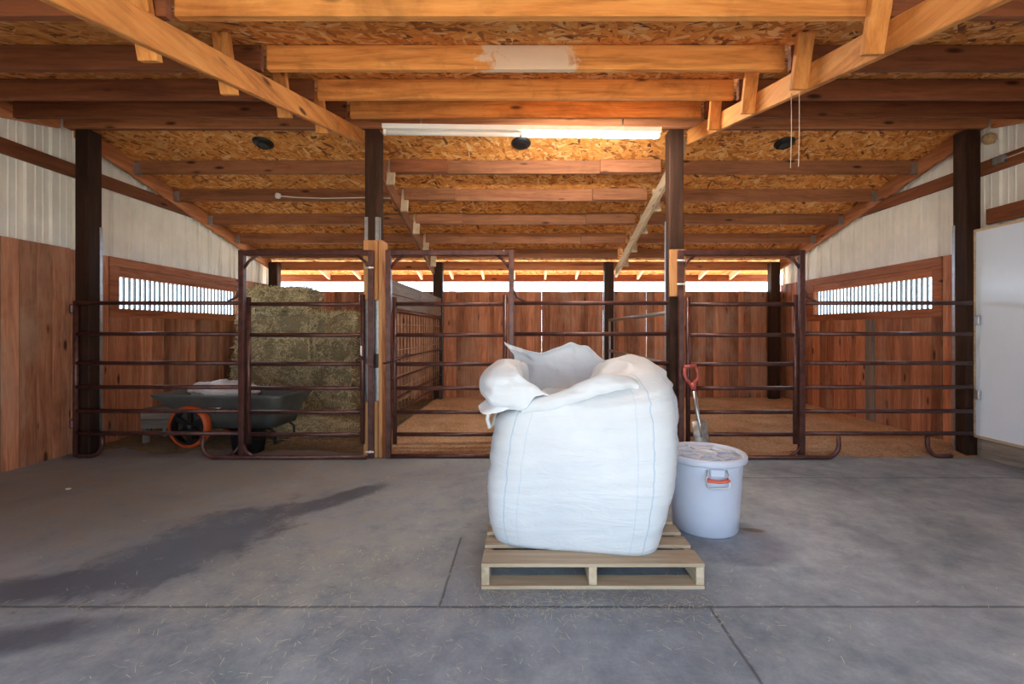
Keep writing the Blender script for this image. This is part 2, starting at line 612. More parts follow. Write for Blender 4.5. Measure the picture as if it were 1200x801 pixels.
def rnd_dir():
    while True:
        v_ = Vector((random.uniform(-1, 1), random.uniform(-1, 1), random.uniform(-1, 1)))
        if 0.1 < v_.length < 1:
            return v_.normalized()


# ------------------------------------------------------------------ dimensions
WX = 4.60            # inner face of the side walls
YF = 4.52            # front face of the middle posts
YB = 8.20            # inner face of the back wall
Y0 = -0.35           # front wall
SL = 0.246           # roof pitch
A_F, A_B = 2.145, 4.38     # underside of the roof purlins, z = A_F + SL*y and z = A_B - SL*y
PH = 0.155           # purlin height
RIDGE = (A_B - A_F) / (2 * SL)
TH = math.atan(SL)
RUN = (YF - 0.0)


def under(y):
    return min(A_F + SL * y, A_B - SL * y)


# ------------------------------------------------------------------ setting
struct(MB().span((-WX - 0.1, Y0, -0.12), (WX + 0.1, YB + 0.05, 0.0)).build('floor', M['concrete']))
struct(MB().span((-60, -60, -0.30), (60, 60, -0.10)).build('ground', M['ground']))

roof = struct_root('ceiling')
mb = MB()
y_lo, y_hi = Y0 - 0.25, 8.92
top = PH
for y1, y2 in ((y_lo, RIDGE), (RIDGE, y_hi)):
    z1, z2 = under(y1) + top, under(y2) + top
    mb.prism([(y1, z1), (y2, z2), (y2, z2 + 0.02), (y1, z1 + 0.02)], 'x', -WX - 0.35, WX + 0.35)
mb.build('strand_board_deck', M['osb'], roof)
mb = MB()
for y1, y2 in ((y_lo, RIDGE), (RIDGE, y_hi)):
    z1, z2 = under(y1) + top + 0.024, under(y2) + top + 0.024
    mb.prism([(y1, z1), (y2, z2), (y2, z2 + 0.02), (y1, z1 + 0.02)], 'x', -WX - 0.4, WX + 0.4)
mb.build('roof_sheet', M['roof_metal'], roof)

WIN = (5.14, 7.26, 1.50, 1.86)     # y, y, z, z of the slatted side openings
FR = (5.02, 7.42, 1.40, 2.07)      # outside of their timber frame


def board_run(mb, y1, y2, z0, z1, X, side, widths):
    y = y1
    while y < y2 - 1e-4:
        w = min(random.choice(widths), y2 - y)
        if y2 - y - w < 0.05:
            w = y2 - y
        mb.span((X, y + 0.0025, z0), (X + side * (0.022 + random.uniform(-0.004, 0.004)), y + w - 0.0025, z1))
        y += w


def siding(mb, y1, y2, zlo, zhi_f, X, side, n_per=0.229):
    """ribbed sheet with a sloping top"""
    pts = []
    y = y1
    rib = [(0.0, 0.0), (0.006, 0.026), (0.026, 0.026), (0.032, 0.0), (0.098, 0.0), (0.104, 0.005), (0.112, 0.005), (0.118, 0.0),
           (0.165, 0.0), (0.171, 0.005), (0.179, 0.005), (0.185, 0.0)]
    ys = []
    k = 0
    while True:
        base = y1 + k * n_per
        done = False
        for dy, dx in rib:
            if base + dy > y2:
                done = True
                break
            ys.append((base + dy, dx))
        if done:
            break
        k += 1
    ys.append((y2, 0.0))
    lo = [mb.bm.verts.new((X - side * dx, yy, zlo)) for yy, dx in ys]
    hi = [mb.bm.verts.new((X - side * dx, yy, zhi_f(yy))) for yy, dx in ys]
    for i in range(len(ys) - 1):
        mb.bm.faces.new((lo[i], lo[i + 1], hi[i + 1], hi[i]))


for side, nm in ((-1, 'left'), (1, 'right')):
    w = struct_root('wall_' + nm)
    X = side * WX
    mb = MB()
    yd = Y0 if side < 0 else 4.52
    board_run(mb, yd, 4.60, 0.0, 2.08, X, side, [0.142, 0.145, 0.14, 0.15])
    board_run(mb, 4.60, FR[0], 0.0, 2.07, X, side, [0.14])
    board_run(mb, FR[0], FR[1], 0.0, FR[2] + 0.02, X, side, [0.14, 0.13, 0.18, 0.09, 0.14])
    board_run(mb, FR[1], YB + 0.02, 0.0, 2.07, X, side, [0.14, 0.16])
    mb.build('plank_cladding', M['plank'], w, 0.003)
    if side > 0:
        MB().span((X - 0.006, 5.98, 0.0), (X + 0.004, 6.16, FR[2] - 0.002)).build('grey_board', M['grey_z'], w, 0.002)['label'] = 'grey weathered board'
    mb = MB()
    Xs = side * (WX + 0.075)
    yd2 = Y0 if side < 0 else Y0
    hi_f = lambda yy: under(yy) + PH
    siding(mb, yd2, WIN[0] - 0.02, 0.0, hi_f, Xs, side)
    siding(mb, WIN[0] - 0.02, WIN[1] + 0.02, WIN[3], hi_f, Xs, side)
    siding(mb, WIN[0] - 0.02, WIN[1] + 0.02, 0.0, lambda yy: WIN[2], Xs, side)
    siding(mb, WIN[1] + 0.02, YB + 0.06, 0.0, hi_f, Xs, side)
    so = mb.build('metal_siding', M['siding'], w)
    md = so.modifiers.new('thickness', 'SOLIDIFY')
    md.thickness = 0.004
    mb = MB()
    mb.span((X + side * 0.005, Y0, 2.815), (X + side * 0.05, 7.2 if side < 0 else 7.2, 2.95))
    if side > 0:
        mb.span((X + side * 0.005, Y0, 2.30), (X + side * -0.03, 4.52, 2.45))
    # keep the girt under the roof line
    for v_ in mb.bm.verts:
        if v_.co.y > 7.0:
            v_.co.y = 5.95 if v_.co.z > 2.9 else 6.4
    mb.build('girt', M['brown_y'], w, 0.004)
    # slatted opening
    win = struct_root('window_%d' % (1 if side < 0 else 2))
    mb = MB()
    xi = X - side * 0.012
    xo = X + side * 0.075
    mb.span((xi, FR[0], 1.965), (xo, FR[1], FR[3]))
    mb.span((xi + side * 0.012, WIN[0] - 0.03, WIN[3]), (xo, WIN[1] + 0.03, 1.963))
    mb.span((xi, FR[0], FR[2]), (xo, FR[1], WIN[2]))
    mb.span((xi, FR[0], WIN[2] + 0.002), (xo, WIN[0], 1.963))
    mb.span((xi, WIN[1], WIN[2] + 0.002), (xo, FR[1], 1.963))
    mb.build('window_frame', M['red_frame'], win, 0.004)
    n = 29
    for k in range(n):
        y = WIN[0] + (k + 0.5) * (WIN[1] - WIN[0]) / n
        MB().span((X + side * 0.030, y - 0.011, WIN[2]), (X + side * 0.052, y + 0.011, WIN[3])).build('window_bar', M['bar'], win)

# back wall
wb = struct_root('wall_back')
mb = MB()
x = -WX - 0.05
dep = 0.0
while x < WX + 0.05:
    wd = random.choice([0.14, 0.14, 0.09, 0.18, 0.135])
    wd = min(wd, WX + 0.06 - x)
    gap = random.choice([-0.004, -0.004, -0.004, -0.004, -0.004, 0.002])
    dep = 0.0 if dep else 0.007
    zt = 1.955 + random.uniform(-0.006, 0.006)
    mb.span((x, YB + dep, 0.0), (x + wd - gap, YB + dep + 0.016, zt))
    x += wd
mb.build('plank_cladding', M['plank'], wb, 0.002)
MB().span((-WX, YB + 0.024, 1.62), (WX, YB + 0.06, 1.70)).span((-WX, YB + 0.024, 0.5), (WX, YB + 0.06, 0.59)).build('girt', M['brown_x'], wb)

# front wall behind the camera: one wide open doorway
wf = struct_root('wall_front')
DOOR_HALF = 2.6
mb = MB()
for s_ in (-1, 1):
    mb.span((s_ * DOOR_HALF, Y0 - 0.03, -0.1), (s_ * (WX + 0.08), Y0, under(Y0) + PH))
mb.build('plank_cladding', M['plank'], wf)

# white door on the right wall and the sill timber beneath it
d = struct_root('door_1')
mb = MB().span((4.455, 2.55, 0.205), (4.50, 4.505, 2.235))
mb.build('door_panel', M['door_white'], d, 0.006)
mb = MB()
for z in (0.205, 2.235):
    mb.span((4.447, 2.55, z - 0.012), (4.507, 4.507, z + 0.012))
mb.span((4.447, 4.498, 0.2), (4.507, 4.516, 2.245))
mb.build('edge_trim', M['pale_y'], d)
for z in (0.62, 1.35):
    MB().box((4.43, 4.46, z), (0.03, 0.05, 0.09)).build('door_hinge', M['galv'], d, 0.004)
struct(MB().span((4.46, Y0 + 0.02, 0.0), (4.598, 4.50, 0.19)).build('trim_1', M['grey_y'], None, 0.008))
struct(MB().span((4.51, Y0 + 0.02, 0.195), (4.598, 2.53, 2.29)).build('trim_2', M['rust_y'], None, 0.005))

# ------------------------------------------------------------------ posts
def strip(post, x, y, z0, z1, w=0.022, front=True):
    if front:
        MB().span((x - w / 2, y - 0.006, z0), (x + w / 2, y - 0.001, z1)).build('corner_strip', M['galv'], post)
    else:
        MB().span((x - 0.003, y - w / 2, z0), (x + 0.003, y + w / 2, z1)).build('corner_strip', M['galv'], post)


TOPZ = under(YF + 0.07) - 0.0
p = thing('barn_post', 'dark square post at the left wall, beside the wide planks', 'post', (-4.41, YF + 0.07, 0), 0, 'dark timber posts in the front row')
MB().box((0, 0, TOPZ / 2), (0.142, 0.142, TOPZ - 0.002)).build('post_timber', M['post'], p, 0.006)
strip(p, 0.0745, 0.055, 0.0, 2.30, 0.03, False)

p = thing('barn_post', 'square post clad with orange boards, left of the bulk bag', 'post', (-1.527, YF + 0.07, 0), 0, 'dark timber posts in the front row')
MB().box((0, 0, TOPZ / 2), (0.142, 0.142, TOPZ - 0.002)).build('post_timber', M['post'], p, 0.006)
strip(p, -0.055, -0.072, 0.552, 2.375, 0.032)
strip(p, 0.052, -0.072, 0.552, 2.375, 0.034)
strip(p, 0.0745, -0.05, 2.142, 2.375, 0.03, False)
o = MB().span((-0.071, -0.112, 1.55), (0.070, -0.079, 2.14)).build('cladding_board', M['clad'], p, 0.004)
o = MB().span((-0.071, -0.112, 0.0), (0.070, -0.079, 0.55)).build('cladding_board', M['clad'], p, 0.004)
o = MB().span((0.0785, -0.115, 0.0), (0.115, 0.071, 2.14)).build('cladding_board', M['clad'], p, 0.004)
MB().span((0.02, -0.088, 0.88), (0.075, -0.08, 1.02)).build('strike_plate', M['black'], p, 0.002)

p = thing('barn_post', 'dark square post behind the bulk bag, with a bolted orange block', 'post', (1.50, YF + 0.07, 0), 0, 'dark timber posts in the front row')
MB().box((0, 0, TOPZ / 2), (0.142, 0.142, TOPZ - 0.002)).build('post_timber', M['post'], p, 0.006)
strip(p, -0.0745, 0.055, 0.0, 2.36, 0.03, False)
MB().span((-0.078, -0.107, 1.585), (0.078, -0.073, 2.05)).build('mounting_block', M['clad'], p, 0.004)

p = thing('barn_post', 'dark square post beside the white door', 'post', (4.455, YF + 0.075, 0), 0, 'dark timber posts in the front row')
MB().box((0, 0, TOPZ / 2), (0.150, 0.142, TOPZ - 0.002)).build('post_timber', M['post'], p, 0.006)
strip(p, -0.0785, 0.055, 0.0, 2.32, 0.03, False)

for xx, lab in ((-4.47, 'dark back corner post behind the hay bales'), (-1.55, 'dark back post at the far end of the mesh panel'),
                (1.475, 'dark back post right above the bulk bag'), (4.42, 'dark back corner post in the right stall')):
    p = thing('back_post', lab, 'post', (xx, 8.10, 0), 0, 'dark posts along the back wall')
    MB().box((0, 0, 1.228), (0.165, 0.14, 2.456)).build('post_timber', M['post'], p, 0.012)
    if abs(xx) < 2:
        strip(p, -0.086, -0.05, 0.0, 2.30, 0.03, False)
        strip(p, 0.086, -0.05, 0.0, 2.30, 0.03, False)

# ------------------------------------------------------------------ rafters
def rafter(label, X0, X1, yA, yB, a, sgn, depth, mat, group, cleats=(), cleat_x=None, cleat_mat=None, below=0.0):
    """sloping timber under the purlins; z = a + sgn*SL*y along its underside"""
    zA = a + sgn * SL * yA
    r = thing('roof_rafter', label, 'rafter', ((X0 + X1) / 2, yA, zA), 0, group)
    h = abs(X1 - X0) / 2
    L = yB - yA
    dz = sgn * SL * L
    MB().prism([(0, 0), (L, dz), (L, dz + depth), (0, depth)], 'x', -h, h).build('rafter_timber', mat, r, 0.004)
    for y in cleats:
        zc = a + sgn * SL * y
        rot = Matrix.Rotation(sgn * TH, 3, 'X')
        hgt = depth + PH * 0.93 + below
        cx = cleat_x - (X0 + X1) / 2
        c0 = Vector((cx, y - yA, zc - zA - below)) + rot @ Vector((0, 0, hgt / 2))
        MB().box(c0, (0.09, 0.036, hgt), rot).build('cleat', cleat_mat or M['lumber_z'], r, 0.003)
    return r


PF = [2.04, 2.76, 3.43, 4.06]          # purlins on the near slope
CL = [2.05, 2.60, 3.20, 3.78]        # cleats nailed to the near rafters
PB = [5.31, 5.91, 6.54, 7.16, 7.73]    # purlins on the far slope
rafter('big orange rafter at upper left, sloping down toward the viewer', -1.645, -1.605, 0.0, 4.52, 1.985, 1, 0.143, M['lumber_y'], 'rafters of the near roof slope',
       CL, -1.691, None, 0.03)
rafter('big orange rafter at upper right, with wooden cleats on its face', 1.605, 1.645, 0.0, 4.52, 1.985, 1, 0.143, M['lumber_y'], 'rafters of the near roof slope',
       CL, 1.559)
rafter('dull brown rafter of the far slope, left of the ceiling light', -1.645, -1.605, 4.68, 8.18, 4.215, -1, 0.163, M['dull_y'], 'rafters of the far roof slope',
       [y - 0.07 for y in PB], -1.559, M['pale_z'])
rafter('pale olive rafter of the far slope, right of the ceiling light', 1.605, 1.645, 4.68, 8.18, 4.215, -1, 0.163, M['pale_y'], 'rafters of the far roof slope',
       [y - 0.07 for y in PB], 1.691, M['pale_z'])
for s_, nm in ((-1, 'left'), (1, 'right')):
    X = s_ * (WX - 0.02)
    rafter('brown end rafter along the %s wall, near slope' % nm, X - 0.02, X + 0.02, Y0 + 0.02, RIDGE - 0.08, A_F - 0.012, 1, 0.16, M['rust_y'], 'end rafters along the walls')
    rafter('brown end rafter along the %s wall, far slope' % nm, X - 0.02, X + 0.02, RIDGE + 0.08, 8.18, A_B - 0.03, -1, 0.178, M['rust_y'], 'end rafters along the walls')

# ------------------------------------------------------------------ purlins
ordn = ['nearest the ridge', 'second from the ridge', 'third from the ridge', 'fourth from the ridge', 'fifth from the ridge']
bays = [('left bay', -4.558, -1.69), ('middle bay', -1.562, 1.562), ('right bay', 1.69, 4.558)]
for slope, ys in (('near', list(reversed(PF))), ('far', PB)):
    for i, y in enumerate(ys):
        z = under(y)
        for bay, xa, xb in bays:
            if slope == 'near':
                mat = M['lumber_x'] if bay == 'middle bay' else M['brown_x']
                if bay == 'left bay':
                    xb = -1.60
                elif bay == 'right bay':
                    xa = 1.60
            else:
                mat = M['dull_x']
                if bay == 'left bay':
                    xb = -1.60
                elif bay == 'right bay':
                    xa = 1.69
            word = {'middle bay': 'orange' if slope == 'near' else 'reddish', 'left bay': 'dark brown', 'right bay': 'dark brown'}[bay]
            r = thing('roof_purlin', '%s roof purlin over the %s, %s slope, %s' % (word, bay, slope, ordn[i]), 'purlin', ((xa + xb) / 2, y, z), 0,
                      'roof purlins of the %s slope' % slope)
            h = (xb - xa) / 2
            sg = 1 if slope == 'near' else -1
            top_l = PH - SL * 0.02
            MB().prism([(-0.02, 0), (0.02, 0), (0.02, top_l + sg * SL * 0.02), (-0.02, top_l - sg * SL * 0.02)], 'x', -h, h).build('purlin_timber', mat, r, 0.003)
            if slope == 'near' and bay == 'middle bay' and i == 2:
                bpy.data.objects[r.children[0].name].data.materials[0] = M['lumber_scar']
                r['label'] = 'orange roof purlin with a pale scarred patch and dark knot, near slope'
            if slope == 'far' and bay == 'middle bay' and i < 4:
                for sx, ln in ((-1, 0.66), (1, 0.70)):
                    xm = sx * (h - ln / 2)
                    MB().span((xm - ln / 2, -0.061, 0.004), (xm + ln / 2, -0.021, top_l + 0.002)).build(
                        'splice_board', M['brown_x'] if (i == 0 and sx < 0) else M['dull_x'], r, 0.003)
            if slope == 'far' and bay != 'middle bay':
                ex = -h if bay == 'left bay' else h
                sx = -1 if ex < 0 else 1
                mb = MB()
                mb.span((ex - sx * 0.075, -0.0245, -0.004), (ex, -0.0205, 0.12))
                mb.span((ex - sx * 0.075, 0.0205, -0.004), (ex, 0.0245, 0.12))
                mb.span((ex - sx * 0.075, -0.0245, -0.004), (ex, 0.0245, -0.0005))
                mb.build('joist_hanger', M['galv'], r)

r = thing('ridge_beam', 'long brown ridge timber resting on the dark front posts', 'beam', (0, RIDGE - 0.02, TOPZ), 0)
MB().box((0, -0.02, 0.072), (2 * 4.56, 0.04, 0.14)).build('beam_timber', M['rust_x'], r, 0.003)
MB().box((0, 0.022, 0.072), (2 * 4.56, 0.04, 0.14)).build('beam_timber', M['brown_x'], r, 0.003)

r = thing('eave_beam', 'long brown eave beam above the gap over the back wall', 'beam', (0, YB + 0.0, 2.33), 0)
zt = A_B - SL * 8.215 + 0.13 - 2.33
MB().box((0, 0.0, zt / 2), (2 * 4.56, 0.04, zt)).build('beam_timber', M['rust_x'], r, 0.004)
r = thing('fascia_board', 'brown fascia board hanging outside beyond the back wall', 'fascia', (0, 8.88, 2.195), 0)
MB().box((0, 0, 0.073), (9.55, 0.030, 0.142)).build('board', M['brown_x'], r, 0.003)
k = 0
x = -4.42
while x < 4.5:
    if min(abs(x - q) for q in (-4.47, -1.55, 1.475, 4.42)) > 0.12:
        r = tag(MB().prism([(8.222, A_B - SL * 8.222 + 0.05), (8.862, A_B - SL * 8.862 + 0.04), (8.862, A_B - SL * 8.862 + PH - 0.002), (8.222, A_B - SL * 8.222 + PH - 0.002)],
                           'x', x - 0.02, x + 0.02).build('rafter_tail', M['pale_y'], None, 0.003),
                '%s short pale rafter tail from the left wall, under the back overhang' % ['first', 'second', 'third', 'fourth', 'fifth', 'sixth', 'seventh', 'eighth', 'ninth', 'tenth', 'eleventh', 'twelfth', 'thirteenth', 'fourteenth', 'fifteenth', 'sixteenth'][k],
                'rafter tail', 'rafter tails under the back overhang')
        k += 1
    x += 0.60

# ------------------------------------------------------------------ roof lamps, vents, cords
lt = thing('strip_light', 'long white two-tube strip light under the ridge, right tube lit', 'light', (-0.035, 4.06, 2.985), 0)
lt.rotation_euler = (0, 0.013, 0)
MB().prism([(-0.045, 0.035), (0.045, 0.035), (0.055, 0.075), (-0.055, 0.075)], 'x', -1.235, 1.235).build('channel', M['white_metal'], lt, 0.003)
for sx, mt in ((-1, M['white_metal']), (1, M['lit_tube'])):
    a, b_ = sorted((sx * 0.015, sx * 1.21))
    MB().tube([(a, 0, 0.012), (b_, 0, 0.012)], 0.019, 14).build('tube', mt, lt)
for sx in (-1.222, 0.0, 1.222):
    MB().span((sx - 0.011, -0.02, -0.005), (sx + 0.011, 0.02, 0.04)).build('lamp_holder', M['white_metal'], lt, 0.003)
for sx in (-0.9, 0.9):
    MB().tube([(sx, 0, 0.07), (sx, 0, 0.155 + 0.013 * sx)], 0.008, 8).build('hanger_rod', M['galv'], lt)

for xx, lab in ((-2.88, 'round black vent disc on the ceiling over the left stall'), (-0.05, 'round black vent disc behind the strip light'), (2.84, 'round black vent disc on the ceiling over the right stall')):
    y = 4.99
    v_ = thing('ceiling_vent', lab, 'vent', (xx, y, under(y) + PH), 0, 'black vent discs on the ceiling')
    v_.rotation_euler = (-TH, 0, 0)
    MB().lathe([(0.0, -0.035), (0.06, -0.035), (0.085, -0.03), (0.105, -0.012), (0.108, 0.0)], 32).build('disc', M['black'], v_)
    MB().lathe([(0.050, -0.036), (0.053, -0.043), (0.062, -0.043), (0.066, -0.035)], 32).build('rim', M['black'], v_)

for y, zb in ((2.74, 2.23), (2.66, 2.21)):
    zt = 1.985 + SL * y
    tag(MB().tube([(1.60, y, zt + 0.02), (1.601, y, (zt + zb) / 2), (1.598, y + 0.004, zb)], 0.0022, 6).build('hanging_cord', M['cord']),
        'thin pale cord hanging from the right rafter, %s one' % ('inner' if y > 2.7 else 'outer'), 'cord', 'cords hanging from the right rafter')

y = 5.91
z = under(y)
c = thing('cable', 'thin white cable with a knotted end along a left purlin', 'cable', (-3.2, y - 0.035, z + 0.06), 0)
MB().tube([(0, 0, 0), (0.25, 0.002, -0.02), (0.6, 0.003, -0.03), (1.1, 0.003, -0.02), (1.5, 0.003, -0.03)], 0.006, 6).build('wire', M['chip'], c)
mb = MB()
mb.lathe([(0.0, -0.04), (0.03, -0.03), (0.042, 0.0), (0.03, 0.03), (0.0, 0.04)], 12)
for v__ in mb.bm.verts:
    v__.co *= 1 + 0.35 * noise.noise(v__.co * 60)
mb.build('knot', M['chip'], c)

j = thing('junction_box', 'small grey electrical box on the wall timber beside the right post', 'electrical box', (4.585, 4.40, 2.895), 0)
MB().box((0, 0, 0), (0.04, 0.11, 0.07)).build('box', M['galv'], j, 0.004)
MB().tube([(0, -0.055, 0.0), (0.0, -0.12, 0.0), (0.005, -0.9, 0.02)], 0.006, 8).build('conduit', M['cord'], j)

mb = MB()
mb.lathe([(0.0, -0.055), (0.035, -0.045), (0.052, -0.01), (0.05, 0.03), (0.03, 0.05), (0.0, 0.055)], 20)
for v_ in mb.bm.verts:
    v_.co *= 1 + 0.28 * noise.noise(v_.co * 40)
nst = mb.build('wasp_nest', M['nest'], None, 0, (4.56, 4.47, 3.13))
tag(nst, 'small tan lump of a nest at the top of the right post', 'nest')

# ------------------------------------------------------------------ gates and panels
YG = 4.455
ZR = [1.518, 1.216, 0.931, 0.696, 0.461, 0.243]
RT = 0.0205


def arc(cx, cz, r, a0, a1, n=7):
    return [(cx + r * cos(a0 + (a1 - a0) * k / n), 0, cz + r * sin(a0 + (a1 - a0) * k / n)) for k in range(n + 1)]


def walk_frame(label, xa, xb, base_ext, group):
    """tall square-tube frame of a walk-through; base_ext = x of the J end of its ground bar, or None"""
    f = thing('gate_frame', label, 'gate frame', (xa, YG, 0), 0, group)
    w = xb - xa
    for x in (0, w):
        MB().tube([(x, 0, 0.0), (x, 0, 2.035)], 0.026, square=True).build('upright', M['steel'], f, 0.004)
    MB().tube([(0.028, 0, 2.008), (w - 0.028, 0, 2.008)], 0.0255, square=True).build('top_bar', M['steel'], f, 0.004)
    for x, s_ in ((0.02, 1), (w - 0.02, -1)):
        MB().tube([(x, 0, 1.86), (x + s_ * 0.045, 0, 1.925), (x + s_ * 0.13, 0, 1.99)], 0.014, 8).build('corner_brace', M['steel'], f)
    if base_ext is None:
        pts = [(0.027, 0, 0.021), (w - 0.027, 0, 0.021)]
    elif base_ext < xa:
        e = base_ext - xa
        pts = [(e, 0, 0.222)] + arc(e + 0.12, 0.141, 0.12, pi, 1.5 * pi) + [(w - 0.027, 0, 0.021)]
    else:
        e = base_ext - xa
        pts = [(0.027, 0, 0.021)] + arc(e - 0.12, 0.141, 0.12, 1.5 * pi, 2 * pi) + [(e, 0, 0.222)]
    if base_ext is not None:
        # ground bar passes just in front of the far upright
        pts = [(p_[0], -0.048, p_[2]) for p_ in pts]
    MB().tube(pts, RT, 10).build('ground_bar', M['steel'], f)
    return f


def gate(label, xa, xb, group, latch=None):
    g = thing('stall_gate', label, 'gate', (xa, YG, 0), 0, group)
    w = xb - xa
    for x in (0, w):
        MB().tube([(x, 0, 0.14), (x, 0, 1.60 if x == (0 if latch == 'b' else w) else 1.575)], 0.022, 10).build('stile', M['steel'], g)
    for z in ZR:
        MB().tube([(0.018, 0, z - 0.01), (w - 0.018, 0, z - 0.01)], RT, 10).build('rail', M['steel'], g)
    if latch == 'r':
        mb = MB().tube([(w - 0.02, -0.03, 1.01), (w + 0.05, -0.035, 0.94), (w + 0.11, -0.035, 0.885)], 0.011, 8)
        mb.build('latch', M['steel'], g)
        MB().tube([(w - 0.005, -0.028, 0.99), (w - 0.005, -0.03, 1.10)], 0.008, 8).build('latch_grip', M['chip'], g)
    if latch == 'l':
        mb = MB().tube([(-0.10, -0.03, 0.93), (0.0, -0.035, 0.95), (0.14, -0.035, 1.03)], 0.010, 8)
        mb.build('latch', M['steel'], g)
    return g


def panel(label, xa, xb, group, stile_at=None, zs=ZR):
    g = thing('pipe_panel', label, 'fence panel', (xa, YG, 0), 0, group)
    w = xb - xa
    for z in zs:
        MB().tube([(0, 0, z), (w, 0, z)], RT, 10).build('rail', M['steel'], g)
    return g


GF, GG, GP = 'walk-through gate frames', 'six-rail walk-through gates', 'six-rail pipe panels beside the gates'
f = walk_frame('tall maroon gate frame at the left stall, in front of the hay', -2.777, -1.512, -3.13, GF)
MB().tube([(-0.135, 0, 1.535), (-0.06, 0, 1.575), (-0.02, 0, 1.655)], 0.013, 8).build('side_brace', M['steel'], f)
for s_ in (-1, 1):
    MB().tube([(s_ * 0.02, -0.004, 0.13), (s_ * 0.055, -0.02, 0.07), (s_ * 0.14, -0.035, 0.022)], 0.014, 8).build('foot_brace', M['steel'], f)
for z in (1.86, 0.07):
    MB().tube([(1.265, -0.045, z), (1.265, -0.02, z)], 0.012, 8).tube([(1.22, -0.035, z), (1.30, -0.035, z)], 0.008, 8).build('bolt', M['chip'], f)
gate('six-rail maroon gate of the left stall, in front of the hay', -2.712, -1.597, GG, 'r')
g = panel('six-rail maroon pipe panel in front of the poly cart', -4.405, -2.806, GP)
MB().tube([(0.0, 0, 1.54), (0.0, 0, 0.02), ], 0.022, 10).build('end_stile', M['steel'], g)
MB().tube([(0.02, 0, 0.021), (0.10, 0, 0.021)] + arc(0.14, 0.141, 0.12, 1.5 * pi, 2 * pi) + [(0.26, 0, 0.225)], RT, 10).build('foot', M['steel'], g)
for z in (1.46, 0.34):
    MB().box((-0.03, -0.01, z), (0.035, 0.04, 0.09)).build('hinge', M['steel'], g, 0.01)

f = walk_frame('tall maroon gate frame in the middle bay, left of the bulk bag', -1.342, -0.14, None, GF)
MB().tube([(w_, 0, z_) for w_, z_ in ((1.225, 1.64), (1.262, 1.575), (1.34, 1.535))], 0.013, 8).build('side_brace', M['steel'], f)
gate('six-rail maroon gate of the middle stall, beside the bulk bag', -1.282, -0.203, GG, 'l')
g = panel('six-rail maroon pipe panel directly behind the bulk bag', -0.112, 1.392, GP)
MB().tube([(1.46 - 0.0, 0, 1.54), (1.46, 0, 0.0)], 0.02, 10).build('end_stile', M['steel'], g) if False else None
MB().tube([(0.35, 0, 0.225)] + arc(0.47, 0.141, 0.12, pi, 1.5 * pi) + [(1.0, 0, 0.021)] + arc(1.02, 0.141, 0.12, 1.5 * pi, 2 * pi) + [(1.14, 0, 0.225)], RT, 10).build('foot', M['steel'], g)

YS = YG
f = walk_frame('tall maroon gate frame in the right bay, behind the white drum', 1.518, 2.701, 3.035, GF)
MB().tube([(w_, 0, z_) for w_, z_ in ((1.205, 1.655), (1.245, 1.575), (1.32, 1.535))], 0.013, 8).build('side_brace', M['steel'], f)
MB().tube([(1.165, -0.004, 0.13), (1.13, -0.02, 0.07), (1.04, -0.035, 0.022)], 0.014, 8).build('foot_brace', M['steel'], f)
for z in (1.93, 1.70):
    MB().tube([(-0.045, -0.033, z), (0.03, -0.033, z)], 0.010, 8).build('bolt', M['chip'], f)
gate('six-rail maroon gate of the right stall, behind the white drum', 1.590, 2.640, GG, None)
g = panel('six-rail maroon pipe panel between the right gate and the white door', 2.730, 4.372, GP)
MB().tube([(1.205, 0, 0.225)] + arc(1.325, 0.141, 0.12, pi, 1.5 * pi) + [(1.40, 0, 0.021), (1.44, 0, 0.021)], RT, 10).build('foot', M['steel'], g)

# partition of mesh between left and middle stall, with weathered boards above
pm = thing('mesh_panel', 'maroon tube panel filled with wire mesh behind the middle gate', 'fence panel', (-1.49, 4.75, 0), 0)
L = 3.2
fr = MB()
for z in (1.47, 0.30):
    fr.tube([(0, 0, z), (0, L, z)], 0.02, 8)
for y in (0.0, L):
    fr.tube([(0, y, 0.28), (0, y, 1.49)], 0.02, 8)
fr.build('frame', M['steel'], pm)
for z in (0.93, 0.70, 0.48):
    MB().tube([(0.012, 0.02, z), (0.012, L - 0.02, z)], 0.014, 8).build('rail', M['steel'], pm)
mb = MB()
y = 0.14
while y < L - 0.05:
    mb.tube([(-0.012, y, 0.31), (-0.012, y, 1.46)], 0.0065, 6)
    y += 0.155
z = 0.42
while z < 1.45:
    mb.tube([(-0.004, 0.02, z), (-0.004, L - 0.02, z)], 0.005, 6)
    z += 0.15
mb.build('wire_mesh', M['rust_wire'], pm)
MB().span((-0.02, -0.02, 0.0), (0.02, 0.02, 0.28)).build('foot', M['steel'], pm)
MB().span((-0.02, L - 0.02, 0.0), (0.02, L + 0.02, 0.28)).build('foot', M['steel'], pm)
bd = thing('partition_board', 'grey weathered boards above the mesh panel', 'boards', (-1.505, 4.68, 1.50), 0)
for k in range(2):
    MB().span((-0.02, 0.0, 0.16 * k), (0.02, 3.33, 0.16 * k + 0.155)).build('board', M['grey_y'], bd, 0.005)

pr = thing('pipe_panel', 'galvanized pipe divider running back behind the bulk bag', 'fence panel', (1.47, 4.72, 0), 0)
for z in (1.43, 0.90, 0.62, 0.34):
    MB().tube([(0, 0, z), (0, 3.27, z)], 0.024, 10).build('rail', M['galv'], pr)
for y in (0.03, 3.24):
    MB().tube([(0, y, 0.0), (0, y, 1.45)], 0.02, 8).build('stile', M['galv'], pr)

